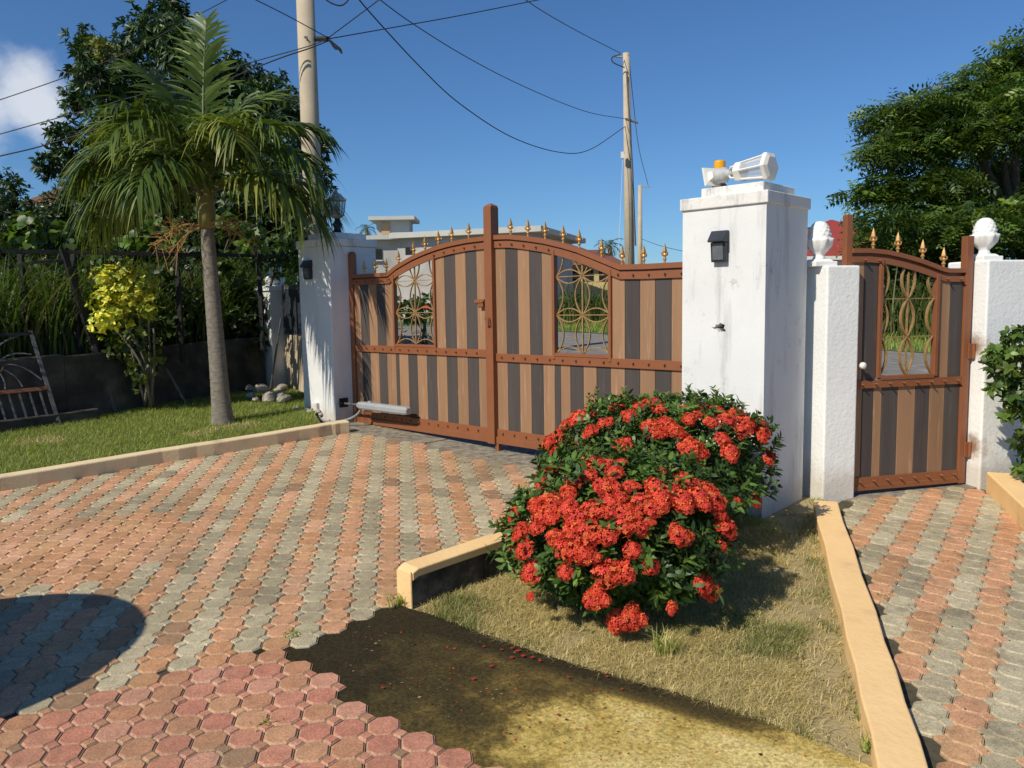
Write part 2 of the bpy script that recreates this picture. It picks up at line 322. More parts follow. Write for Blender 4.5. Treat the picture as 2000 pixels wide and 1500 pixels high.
TH = math.radians(-44); tv = np.array([math.cos(TH), math.sin(TH), 0]); nv = np.array([-math.sin(TH), math.cos(TH), 0])
LA = gnd(655, 827); RA = gnd(1488, 1010)                 # near corners of the two big gate pillars
LA[2] = RA[2] = 0
G0 = LA + .24 * nv
def gw(s, z, d=0): return G0 + tv * s + nv * d + np.array([0, 0, z])

PIT = .1105; CUT = .262
def inpoly(px, py, poly):
    ins = np.zeros(np.shape(px), bool); n = len(poly)
    for i in range(n):
        x1, y1 = poly[i]; x2, y2 = poly[(i + 1) % n]
        if y1 == y2: continue
        c = ((y1 > py) != (y2 > py)) & (px < (x2 - x1) * (py - y1) / (y2 - y1) + x1); ins ^= c
    return ins
def pieces(kind):
    h = PIT / 2; c = PIT * CUT
    octo = [(-h + c, -h), (h - c, -h), (h, -h + c), (h, h - c), (h - c, h), (-h + c, h), (-h, h - c), (-h, -h + c)]
    dia = [(0, -c), (c, 0), (0, c), (-c, 0)]
    if kind == 'oct': return [(octo, (0, 0))], octo
    if kind == 'dia': return [(dia, (0, 0))], dia
    q = h * 2
    outl = [(-h + c, -h), (h - c, -h), (h, -h + c), (h, h - c), (h + c, h), (h, h + c), (h, q + h - c), (h - c, q + h), (-h + c, q + h), (-h, q + h - c), (-h, h + c), (-h - c, h), (-h, h - c), (-h, -h + c)]
    return [(octo, (0, 0)), (octo, (0, q)), (dia, (h, h)), (dia, (-h, h))], outl
def paver_geo(kind, A, gap=.0022, seed=0):
    """one paver in the drive's slope, origin at the centre of its first octagon; A = direction of the column"""
    B = np.array([A[1], -A[0]]); rr = random.Random(seed); V = []; F = []
    tx, ty = rr.uniform(-.008, .008), rr.uniform(-.008, .008)
    def P(x, y, z):
        w2 = B * x + A * y; return (w2[0], w2[1], SL * w2[1] + z + tx * x + ty * y)
    ps, outl = pieces(kind); K = []
    for poly, c in ps:
        r = max(abs(p[0]) for p in poly); k1 = (r - gap - .0006) / r; k2 = (r - gap - .0055) / r; n = len(poly); b0 = len(V)
        V += [P(c[0] + p[0] * k1, c[1] + p[1] * k1, -.006) for p in poly] + [P(c[0] + p[0] * k2, c[1] + p[1] * k2, 0) for p in poly]
        K += [1] * n + [0] * n; F += [(b0 + i, b0 + (i + 1) % n, b0 + n + (i + 1) % n, b0 + n + i) for i in range(n)] + [tuple(b0 + n + i for i in range(n))]
    cx = sum(p[0] for p in outl) / len(outl); cy = sum(p[1] for p in outl) / len(outl); n = len(outl); b0 = len(V); k = 1 - gap * .8 / (PIT / 2)
    V += [P(cx + (p[0] - cx) * k, cy + (p[1] - cy) * k, -.0055) for p in outl] + [P(cx + (p[0] - cx) * k, cy + (p[1] - cy) * k, -.022) for p in outl]
    F += [tuple(b0 + i for i in range(n))] + [(b0 + n + i, b0 + n + (i + 1) % n, b0 + (i + 1) % n, b0 + i) for i in range(n)]
    K += [1] * (2 * n); return np.array(V), F, np.array(K)[:, None]
COLS = {'o': [(.56, .30, .165), (.51, .265, .135), (.60, .34, .20), (.45, .245, .125), (.54, .31, .16)], 'g': [(.43, .37, .24), (.39, .335, .215), (.48, .415, .275), (.32, .275, .18)],
        'r': [(.50, .225, .145), (.47, .20, .13), (.53, .265, .175), (.45, .225, .125), (.50, .27, .15)], 'k': [(.33, .20, .115), (.20, .18, .15)]}
GEO = {}
def pave(parent, A, b_off, a_off, poly, colour, single, m, nmax=300):
    """A: column direction, lattice of octagons; colour(x, y, col) -> key; single(x, y) -> loose octagons and squares"""
    A = np.array(A) / np.linalg.norm(A); B = np.array([A[1], -A[0]]); P = np.array(poly)
    bs = P @ B; as_ = P @ A; items = []
    i0, i1 = int((bs.min() - b_off) / PIT) - 2, int((bs.max() - b_off) / PIT) + 2; j0, j1 = int((as_.min() - a_off) / PIT) - 2, int((as_.max() - a_off) / PIT) + 2
    for i in range(i0, i1):
        for j in range(j0, j1):
            q = B * (b_off + i * PIT) + A * (a_off + j * PIT)
            def ok(dx, dy): w2 = q + B * dx * PIT + A * dy * PIT; return bool(inpoly(np.array(w2[0]), np.array(w2[1]), poly)), w2
            o0, w0 = ok(0, 0); sng = single(*w0)
            if sng:
                if o0: items.append(('oct', w0, colour(w0[0], w0[1], i)))
                o1, w1 = ok(.5, .5)
                if o1 and single(*w1): items.append(('dia', w1, colour(w1[0], w1[1], i)))
            elif (j + i) % 2 == 0:
                o2, w2 = ok(0, 1); om, wm = ok(0, .5)
                if not single(*w2) and om: items.append(('pair', w0, colour(w0[0], w0[1], i)))
                elif o0: items.append(('oct', w0, colour(w0[0], w0[1], i)))
            elif single(*ok(0, -1)[1]) and o0: items.append(('oct', w0, colour(w0[0], w0[1], i)))
    rr = random.Random(3)
    def vis(it):
        v = np.array([it[1][0], it[1][1], SL * it[1][1] - EYE]); w3 = v @ fw
        if w3 <= .3: return 1e9
        x, y = 1000 + FPX * (v @ rt) / w3, 750 - FPX * (v @ up) / w3
        d = w3 + (0 if -20 < x < 2020 and y < 1520 else 100)
        return d * (1.6 if it[0] == 'dia' else .85 if it[0] == 'pair' else 1)
    items.sort(key=vis)
    VV = []; FF = []; CC = []; nb = 0
    for k, (kind, pos, (key, ci)) in enumerate(items):
        sd_ = rr.randrange(5); gid = (kind, sd_, tuple(A.round(3)), key == 'r')
        if gid not in GEO: GEO[gid] = paver_geo(kind, A, .0026 if key == 'r' else .0020, sd_)
        V, F, K = GEO[gid]; c = np.array(COLS[key][ci]); c = np.c_[c * (1 - K * .45) + K * .45 * np.array([.48, .41, .29]), np.ones(len(V))]; dz = rr.uniform(-.002, .002)
        if k < nmax:
            mid = (gid, key, ci)
            if mid not in MESH:
                me = bpy.data.meshes.new('paver'); me.from_pydata(V.tolist(), [], F); me.materials.append(m)
                a = me.color_attributes.new('Col', 'FLOAT_COLOR', 'POINT'); a.data.foreach_set('color', c.astype(np.float32).ravel()); MESH[mid] = me
            link('paver', MESH[mid], parent, (pos[0], pos[1], SL * pos[1] + dz))
        else:
            f = rr.uniform(.9, 1.1); VV.append(V + np.array([pos[0], pos[1], SL * pos[1] + dz])); FF += [tuple(nb + q for q in fc) for fc in F]; CC.append(c * f); nb += len(V)
    if VV:
        me = bpy.data.meshes.new('pavers'); me.from_pydata((np.vstack(VV) - np.array(off(parent))).tolist(), [], FF); me.materials.append(m)
        a = me.color_attributes.new('Col', 'FLOAT_COLOR', 'POINT'); a.data.foreach_set('color', np.vstack(CC).astype(np.float32).ravel())
        tag(link('pavers', me, parent), kind='stuff')
MESH = {}
# --- driveway
apr = [(-1.95, 7.43), (-1.60, 7.18), (-1.41, 7.23), (-1.09, 6.95), (-.74, 6.62), (-.33, 6.25), (0, 5.97), (.24, 5.74), (.95, 5.05)]
pk0 = np.array([-.53, 3.53]); pk1 = np.array([1.02, 5.02])           # planter kerb, drive side
slab_edge = [(-.62, 3.45), (-.79, 3.235), (-.95, 3.065), (-.81, 2.955), (-.60, 2.735), (-.40, 2.565), (-.18, 2.385), (0, 2.27), (.4, 1.95), (.5, 1.2)]
drive_poly = [(-6.2, 3.06), (-3.56, 5.45), (-2.81, 6.15), (-1.63, 7.17)] + apr[2:] + [tuple(pk1), tuple(pk0)] + slab_edge + [(-6.2, 1.2)]
rr5 = random.Random(5)
def red(x, y): return y < 3.08 + .58 * (x + .94) + .02 * math.sin(9 * x)
def dcol(x, y, i):
    if red(x, y): return ('r', rr5.choice((0, 0, 0, 1, 1, 2, 3, 3, 4))) if rr5.random() < .96 else ('k', 0)
    odd = i % 2
    if ((x + 2.75) / 1.0) ** 2 + ((y - 4.25) / .62) ** 2 < 1 and rr5.random() < .93: odd = 0
    if odd: return ('g', rr5.choice((0, 0, 1, 1, 2, 3)))
    return ('o', rr5.choice((0, 0, 1, 2, 3, 4))) if rr5.random() < .95 else ('k', 0)
drive = sheet('driveway', [(-6.2, 3.0), (-1.6, 7.25), (.3, 5.8), (1.1, 5.1), tuple(pk0 + [.05, -.05]), (-.5, 2.6), (.5, 2), (.5, 1.2), (-6.2, 1.2)], -.014, m_soil, label='driveway of double octagon pavers in striped orange and grey', kind='structure')
pave(drive, (-.137, .99), .129, .02, drive_poly, dcol, red, m_pave)
# --- path on the right
path_poly = [(1.10, 1.9), (1.24, 2.2), (1.50, 3.07), (2.03, 4.86), (2.2, 5.0), (3.02, 5.2), (3.04, 5.05), (2.83, 4.33), (2.45, 3.0), (2.2, 1.9)]
path = sheet('path', [(1.05, 1.8), (1.95, 4.8), (2.15, 5.06), (3.08, 5.30), (3.1, 5.1), (2.9, 4.3), (2.5, 2.9), (2.2, 1.8)], -.013, m_soil, label='narrow path of stained octagon pavers leading to the small gate', kind='structure')
def pcol(x, y, i):
    if i % 2: return ('g', rr5.choice((0, 1, 2, 2, 3)))
    return ('o', rr5.choice((0, 0, 1, 3, 4)))
pave(path, (.568, .823), -.645, .03, path_poly, pcol, lambda x, y: False, m_pave2)
# --- concrete apron along the gates
apron = sheet('gate_apron', [(-1.75, 7.30), (-1.2, 6.98), (0, 5.86), (1.0, 4.95), (1.5, 5.5), (.2, 7.4), (-.9, 8.4), (-1.75, 7.7)], -.020, m_soil, label='strip of rough concrete slabs under the big gate', kind='structure')
for k in range(9):
    s0, s1 = .02 + k * .435, .02 + (k + 1) * .435 - .012
    a = [G0 + tv * s0 + nv * -.42, G0 + tv * s1 + nv * -.42, G0 + tv * (s1 + .10) + nv * .5, G0 + tv * (s0 + .10) + nv * .5]
    if k == 0: a[0] = G0 + tv * .02 + nv * -.30
    bb = MB().prism([zg(p[0], p[1], -.004 + .002 * ((k * 7) % 3 - 1)) for p in a], (0, 0, -.02)); obj('slab', bb, m_conc, apron, bevel=.004)
th_p = math.radians(14.7); pv = np.array([math.cos(th_p), math.sin(th_p), 0]); pn = np.array([-math.sin(th_p), math.cos(th_p), 0]); P0 = np.array([2.213, 5.066, 0])
def pw(s, z, d=0): return P0 + pv * s + pn * d + np.array([0, 0, z])
obj('threshold', MB().prism([zg(*pw(s, 0, d)[:2], -.003) for s, d in ((-.12, -.13), (.92, -.10), (.92, .6), (-.12, .6))], (0, 0, -.03)), m_conc, label='concrete threshold under the small gate', kind='structure')
# --- mossy slab in front of the planter
slab_in = [(1.08, 2.25), (.974, 2.372), (.829, 2.518), (.70, 2.62), (.58, 2.702), (.273, 2.894), (.084, 3.021), (-.122, 3.183), (-.351, 3.373), (-.56, 3.50)]
sheet('concrete_slab', slab_in + [(-.72, 3.44), (-1.08, 3.06), (-.75, 2.75), (-.3, 2.25), (.2, 1.2), (1.2, 1.2)], -.0085, m_slab, depth=.03, label='concrete slab stained black and yellow by moss, in front of the flower bed', kind='structure')
# --- planter bed and lawn
bed = [(1.15, 2.0), (.7, 2.45), (.2, 2.8), (-.45, 3.3), (-.55, 3.45), (1.08, 5.0), (1.5, 4.7), (1.9, 5.1), (1.95, 4.8)]
sheet('planting_bed', bed, -.014, m_drygrass, label='planting bed of dry turf around the red flowering bushes', kind='structure')
lawn_poly = [(-6.6, 2.9), (-1.75, 7.25), (-2.0, 7.95), (-2.05, 8.6), (-2.75, 9.7), (-3.0, 9.5), (-4.2, 7.85), (-6.6, 5.1)]
sheet('lawn', lawn_poly, .085, m_lawn, label='strip of green lawn between the kerb and the retaining wall', kind='structure')
# --- kerbs
def kerb(name, pts, wid, top, bot, m, bevel, **tg):
    """pts: drive-side top line; the kerb's body lies to the left of the line"""
    P = [np.array(p, float) for p in pts]; mb = MB(); rings = []
    for i, p in enumerate(P):
        d = P[min(i + 1, len(P) - 1)] - P[max(i - 1, 0)]; d /= np.linalg.norm(d); nn = np.array([-d[1], d[0]]); q = p + nn * wid
        rings.append([(p[0], p[1], SL * p[1] + bot), (p[0], p[1], SL * p[1] + top), (q[0], q[1], SL * q[1] + top), (q[0], q[1], SL * q[1] + bot)])
    vs = [v for r in rings for v in r]; n = len(rings)
    fs = [(0, 1, 2, 3), (4 * n - 1, 4 * n - 2, 4 * n - 3, 4 * n - 4)] + [(4 * i + k, 4 * i + 4 + k, 4 * i + 4 + (k + 1) % 4, 4 * i + (k + 1) % 4) for i in range(n - 1) for k in range(4)]
    mb.add(vs, fs); return obj(name, mb, m, None, bevel=bevel, seg=3, **tg)
kl = [(-6.4, 2.85), (-4.9, 4.22), (-3.56, 5.45), (-2.81, 6.15), (-2.34, 6.545), (-1.66, 7.16), (-1.50, 7.29)]
kl = [(p[0] + .006 * math.sin(7 * i), p[1] + .006 * math.cos(9 * i)) for i, p in enumerate(np.array([[np.interp(u, range(len(kl)), [q[k] for q in kl]) for k in (0, 1)] for u in np.linspace(0, len(kl) - 1, 28)]))]
kerb('kerb', kl, .11, .10, -.05, m_kerbL, .012, label='long cream painted kerb between driveway and lawn', kind='structure')
pd = (pk1 - pk0) / np.linalg.norm(pk1 - pk0); pq = np.array([pd[1], -pd[0]])
ko = thing('planter_kerb', 'short peach kerb with bare mouldy inner side beside the red bushes', 'kerb', zg(*pk0)); ko['kind'] = 'structure'
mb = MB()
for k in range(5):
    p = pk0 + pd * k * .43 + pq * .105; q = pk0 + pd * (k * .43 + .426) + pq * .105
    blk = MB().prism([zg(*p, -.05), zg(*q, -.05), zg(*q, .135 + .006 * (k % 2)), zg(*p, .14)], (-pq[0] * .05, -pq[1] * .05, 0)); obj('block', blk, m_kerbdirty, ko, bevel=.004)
p = pk0; prof = []
ring = [(0, -.05), (0, .160), (.006, .166), (.108, .166), (.112, .162), (.112, .128), (.055, .126), (.055, -.05)]
rings = []
for u in (0, .03, .5, 1.0, 1.5, 2.12):
    q = pk0 + pd * u; sh = .0 if u > 0 else .012
    rings.append([zg(*(q + pq * a), h - (sh if h > .1 else 0)) for a, h in ring])
n = len(ring); vs = [v for r in rings for v in r]
fs = [tuple(range(n)), tuple(range(len(vs) - 1, len(vs) - 1 - n, -1))] + [(n * i + k, n * i + n + k, n * i + n + (k + 1) % n, n * i + (k + 1) % n) for i in range(len(rings) - 1) for k in range(n)]
mb.add(vs, fs); obj('painted_coping', mb, m_kerbR, ko, bevel=.006)
e0 = pk0 - pd * .012; endc = MB().prism([zg(*(e0 + pq * a), h) for a, h in ((0, -.05), (0, .135), (.012, .156), (.104, .158), (.108, .15), (.108, -.05))], (pd[0] * .011, pd[1] * .011, 0)); obj('painted_end', endc, m_kerbR, ko, bevel=.006)
kr = [(1.045, 1.75), (1.174, 2.16), (1.452, 3.069), (1.945, 4.71)]
kr = [[np.interp(u, range(4), [q[k] for q in kr]) for k in (0, 1)] for u in np.linspace(0, 3, 14)]
kr = [(p[0] + .004 * math.sin(3 * i), p[1]) for i, p in enumerate(kr)]
kerb('kerb', kr, .138, .062, -.05, m_kerbR, .008, label='long peach kerb between the flower bed and the path', kind='structure')
kerb('kerb', [(3.07, 5.10), (2.83, 4.33), (2.42, 3.0)], .15, .125, -.05, m_kerbR, .01, label='peach kerb on the right of the path below the leafy plant', kind='structure')
sheet('border_soil', [(2.5, 2.9), (2.9, 4.3), (3.1, 5.1), (4.4, 5.5), (4.4, 2.9)], .09, m_ground, label='soil of the border right of the path', kind='structure')
# --- road beyond the gate
def rd(s, d): p = G0 + tv * s + nv * d; return (p[0], p[1])
def strip(name, d0, d1, dz, m, **tg):
    mb = MB(); S = [-60, -25, -8, -2, 4, 10, 20, 40]; D = np.linspace(d0, d1, 6)
    for s in S:
        for d in D: x, y = rd(s, d); mb.v.append((x, y, SL * max(-8, min(y, 20)) + dz))
    for i in range(len(S) - 1):
        for j in range(5): mb.f.append((i * 6 + j, i * 6 + 6 + j, i * 6 + 7 + j, i * 6 + j + 1))
    return obj(name, mb, m, **tg)
strip('road', 3.4, 9.4, -.02, m_asph, label='worn grey asphalt road running past outside the gates', kind='structure')
strip('verge', 9.4, 13.5, -.012, m_verge, label='green verge on the far side of the road', kind='structure')
strip('verge', .6, 3.4, -.030, m_verge, label='green verge between the gates and the road', kind='structure')
# ------------------------------------------------------------------ big gate pillars
Z = np.array([0, 0, 1.])
def pillar(A, z0, zc, label, m_body, m_cap, wid=.55, hole=None):
    """A: near right corner on the ground; the pillar lies to -tv and +nv of it"""
    r = thing('gate_pillar', label, 'pillar', (A - tv * wid / 2 + nv * wid / 2) * [1, 1, 0] + Z * z0, 'big gate pillars')
    c = A - tv * wid / 2 + nv * wid / 2
    V = lambda s, d, z: A + tv * s + nv * d + Z * z
    if hole is None: obj('shaft', MB().box(c + Z * (z0 + zc) / 2, tv * wid / 2, nv * wid / 2, Z * (zc - z0) / 2), m_body, r, bevel=.008)
    else:
        bm = bmesh.new(); o = np.array(off(r)); mk = lambda p: bm.verts.new((p - o).tolist())
        Q = {(s, d, z): mk(V(s * wid, d * wid, (z0, zc)[z])) for s in (-1, 0) for d in (0, 1) for z in (0, 1)}
        for f in (((0, 0, 0), (0, 1, 0), (0, 1, 1), (0, 0, 1)), ((0, 1, 0), (-1, 1, 0), (-1, 1, 1), (0, 1, 1)), ((-1, 1, 0), (-1, 0, 0), (-1, 0, 1), (-1, 1, 1))): bm.faces.new([Q[k] for k in f])
        hp = [mk(V(s, 0, z)) for s, z in hole]; outer = [Q[(-1, 0, 0)], Q[(0, 0, 0)], Q[(0, 0, 1)], Q[(-1, 0, 1)]]; ed = []
        for L in (outer, hp):
            for i in range(len(L)):
                e = bm.edges.get((L[i], L[(i + 1) % len(L)])) or bm.edges.new((L[i], L[(i + 1) % len(L)])); ed.append(e)
        bmesh.ops.triangle_fill(bm, use_beauty=True, edges=ed)
        inn = [mk(V(s * .9 - .03, .09, z * .9 + .1345)) for s, z in hole]
        for i in range(len(hp)): bm.faces.new((hp[i], hp[(i + 1) % len(hp)], inn[(i + 1) % len(hp)], inn[i]))
        bm.faces.new(inn); me = bpy.data.meshes.new('shaft'); bmesh.ops.recalc_face_normals(bm, faces=bm.faces); bm.to_mesh(me); bm.free(); me.materials.append(m_body); link('shaft', me, r)
        cv = MB().prism([V(s * .86 - .042, .088, z * .86 + .188) for s, z in hole], nv * -.001); obj('hole', cv, m_soil, r)
    obj('cap', MB().box(c + Z * (zc + .036), tv * (wid / 2 + .014), nv * (wid / 2 + .014), Z * .036), m_cap, r, bevel=.006)
    obj('top_slab', MB().box(c + Z * (zc + .072 + .03) + tv * .015, tv * .205, nv * .205, Z * .032), m_cap, r, bevel=.006)
    return r
pillar(LA, .28, 2.10, 'white gate pillar left of the big gate, striped by palm frond shadow', m_pil, m_pil_cap)
hole = [(-.345, 1.352), (-.325, 1.337), (-.31, 1.345), (-.295, 1.322), (-.27, 1.325), (-.248, 1.318), (-.25, 1.335), (-.262, 1.345), (-.255, 1.365), (-.285, 1.378), (-.30, 1.366), (-.315, 1.368), (-.322, 1.35)]
pillar(RA, .15, 2.062, 'weathered white pillar with a hole, between the big gate and the bushes', m_pil_old, m_pil_cap, hole=hole)
# wall lamps
def wall_lamp(A, s0, s1, z0, z1, label):
    r = thing('wall_lamp', label, 'lamp', A + tv * (s0 + s1) / 2 + Z * z0, 'dark box lamps on the gate pillars')
    V = lambda s, d, z: A + tv * s + nv * d + Z * z
    mb = MB().prism([V(s0, -.001, z0), V(s0, -.035, z0), V(s0, -.045, z0 + (z1 - z0) * .62), V(s0, -.001, z0 + (z1 - z0) * .62)], tv * (s1 - s0)); obj('housing', mb, m_lamp, r, bevel=.003)
    h = z0 + (z1 - z0) * .63
    obj('hood', MB().prism([V(s0 - .004, -.001, z1), V(s0 - .004, -.03, z1), V(s0 - .004, -.075, h + .01), V(s0 - .004, -.075, h), V(s0 - .004, -.001, h)], tv * (s1 - s0 + .008)), m_lamp, r, bevel=.004)
    obj('pane', MB().prism([V(s0 + .014, -.041, z0 + .012), V(s0 + .014, -.049, h - .006), V(s0 + .014, -.044, h - .006), V(s0 + .014, -.036, z0 + .012)], tv * (s1 - s0 - .028)), m_lampglass, r)
wall_lamp(RA, -.332, -.235, 1.74, 1.924, 'dark grey wall lamp on the weathered right pillar, above the hole')
wall_lamp(LA, -.41, -.295, 1.79, 1.975, 'dark wall lamp on the left gate pillar in palm shadow')
# --- lantern standing on the left pillar
c = LA - tv * .245 + nv * .27 + Z * 2.234
r = thing('post_lantern', 'old post lantern standing upright on the left gate pillar', 'lantern', c)
obj('base', MB().lathe([(.062, 0), (.062, .012), (.045, .02), (.034, .06), (.052, .10), (.03, .125), (.022, .15), (.03, .16)], c, 14), m_lamp, r, smooth=True)
obj('cup', MB().lathe([(.025, .155), (.05, .165), (.07, .18), (.07, .19)], c, 6), m_greymetal, r)
for k in range(6):
    g = 2 * math.pi * k / 6; d0 = np.array([math.cos(g), math.sin(g), 0]); obj('cage_bar', MB().tube([c + d0 * .068 + Z * .185, c + d0 * .09 + Z * .335], .0045, 5), m_lamp, r)
obj('glass', MB().lathe([(.064, .188), (.085, .333)], c, 6), m_clear, r)
obj('bulb_holder', MB().lathe([(.016, .17), (.016, .23), (.022, .25), (.018, .29), (.004, .31)], c, 8), m_whitemetal, r)
obj('roof', MB().lathe([(.10, .33), (.104, .342), (.07, .365), (.045, .395), (.02, .405), (.012, .42), (.016, .432), (.004, .45)], c, 6), m_greymetal, r)
# --- lantern fallen on the right pillar, and the amber beacon behind it
ax = tv * .985 + Z * .03 - nv * .06; ax /= np.linalg.norm(ax); aV = np.cross(ax, nv); aV /= np.linalg.norm(aV); aU = np.cross(aV, ax); AX = (aU, aV, ax)
c = RA + tv * -.43 + nv * .13 + Z * 2.268
r = thing('fallen_lantern', 'broken white lantern lying on its side on the right gate pillar', 'lantern', c - Z * .065)
bp = ax + Z * .25 - nv * .35; bp /= np.linalg.norm(bp); bU = np.cross(bp, aV); bU /= np.linalg.norm(bU); bV = np.cross(bU, bp)
obj('base_plate', MB().lathe([(.082, -.006), (.082, .005), (.04, .010), (.03, .04)], c, 4, (bU, bV, bp), ph=math.pi / 4), m_whitemetal, r, bevel=.002)
obj('neck', MB().lathe([(.034, .035), (.046, .05), (.046, .10), (.03, .115), (.022, .14), (.03, .15)], c, 14, AX), m_greymetal, r, smooth=True)
for k in range(4):
    g = math.pi / 4 + k * math.pi / 2; d0 = aU * math.cos(g) + aV * math.sin(g); obj('bracket', MB().tube([c + ax * .135 + d0 * .02, c + ax * .155 + d0 * .045, c + ax * .185 + d0 * .048], .006, 5), m_whitemetal, r)
obj('collar', MB().lathe([(.030, .165), (.056, .178), (.062, .19), (.062, .222), (.052, .226)], c, 6, AX), m_whitemetal, r, bevel=.003)
for k in range(6):
    g = 2 * math.pi * k / 6; d0 = aU * math.cos(g) + aV * math.sin(g); obj('cage_bar', MB().tube([c + ax * .22 + d0 * .055, c + ax * .375 + d0 * .073], .0065, 5), m_whitemetal, r)
    g2 = 2 * math.pi * (k + 1) / 6; d1 = aU * math.cos(g2) + aV * math.sin(g2)
    q = MB(); q.add([c + ax * .224 + d0 * .053, c + ax * .373 + d0 * .071, c + ax * .373 + d1 * .071, c + ax * .224 + d1 * .053], [(0, 1, 2, 3)]); obj('pane', q, m_clear, r)
obj('rim', MB().lathe([(.070, .372), (.088, .376), (.088, .40), (.06, .412)], c, 6, AX), m_whitemetal, r, bevel=.003)
c = RA + tv * -.47 + nv * .30 + Z * 2.196
r = thing('warning_beacon', 'small amber beacon lamp standing on the right gate pillar', 'beacon', c)
obj('base', MB().lathe([(.048, 0), (.048, .04), (.04, .05)], c, 18), m_black, r)
obj('lens', MB().lathe([(.034, .048), (.036, .06), (.036, .185), (.032, .196), (.012, .2)], c, 20), m_amber, r, smooth=True)
obj('bulb', MB().lathe([(.012, .05), (.012, .12), (.004, .14)], c, 8), m_whitemetal, r)

# ------------------------------------------------------------------ gates
def spear():
    mb = MB(); O = (0, 0, 0)
    mb.lathe([(.008, -.01), (.008, .02), (.013, .022), (.013, .03), (.008, .033), (.009, .045), (.015, .052), (.009, .06), (.007, .064)], O, 8)
    for k in range(4):
        g = k * math.pi / 2 + .4; d = np.array([math.cos(g), math.sin(g), 0]); mb.tube([d * .006 + Z * .048, d * .022 + Z * .056, d * .026 + Z * .068, d * .018 + Z * .072], [.005, .005, .004, .002], 5)
    mb.lathe([(.007, .062), (.016, .078), (.011, .10), (.004, .122), (.0008, .132)], O, 4); return mb
_sp = obj('spear', spear(), m_gold, None, local=True); SPEAR = _sp.data; bpy.data.objects.remove(_sp)
def bolt(mb, p, fd, r=.0075, l=.02):
    u_ = np.cross(fd, Z); mb.lathe([(r, 0), (r, l * .6), (r * .55, l)], p, 6, (u_, Z, fd))
def arc(p, q, bulge, fr, n=9):
    """points of a circular-looking arc in gate coordinates p=(s,z) -> q, bulging sideways"""
    p = np.array(p); q = np.array(q); d = q - p; m = np.array([-d[1], d[0]]) / np.linalg.norm(d); return [p + d * u + m * bulge * 4 * u * (1 - u) for u in np.linspace(0, 1, n)]
def grille(r, W, nv_, s0, s1, zs, top, hl, vl, horiz, mbar, bw=.016):
    """lens pattern in a window; W(s,z,d) -> world; top(s) = height limit"""
    sc_ = (s0 + s1) / 2
    def clip(pts):
        k = [p for p in pts if p[1] < top(p[0]) - .004]; return k if len(k) > 1 else None
    def put(name, pts, w=bw, h=.0075):
        k = clip(pts)
        if k: obj(name, MB().sweep([W(p[0], p[1], 0) for p in k], nv_, w, h), mbar, r)
    put('grille_rod', [(sc_, z) for z in np.linspace(zs[0], zs[-1], 30)], .012, .010)
    for z in zs[1:]: put('grille_rod', [(s, z) for s in np.linspace(s0, s1, 9)], .007, .006)
    for a, b2 in zip(zs[:-1], zs[1:]):
        for sg in (1, -1): put('curved_bar', arc((sc_, a), (sc_, b2), sg * vl, None, 15))
        put('curved_bar', arc((s0, a), (s0, b2), -vl, None, 15)); put('curved_bar', arc((s1, a), (s1, b2), vl, None, 15))
    if horiz:
        for i, z in enumerate(zs):
            for a, b2 in ((s0, sc_), (sc_, s1)):
                put('curved_bar', arc((a, z), (b2, z), hl, None, 11))
                if i: put('curved_bar', arc((a, z), (b2, z), -hl, None, 11))
KS = [-.2, .06, .62, .74, .85, .975, 1.134, 1.314, 1.488, 1.70, 1.95]; KZ = [1.825, 1.825, 1.822, 1.880, 1.915, 1.953, 1.990, 2.022, 2.043, 2.058, 2.062]
RS = [1.96, 2.18, 2.365, 2.54, 2.72, 2.87, 3.075, 3.25, 3.43, 4.0]; RZ = [2.066, 2.056, 2.030, 2.000, 1.957, 1.914, 1.838, 1.773, 1.768, 1.766]
topL = lambda s: float(np.interp(s, KS, KZ)); topR = lambda s: float(np.interp(s, RS, RZ))
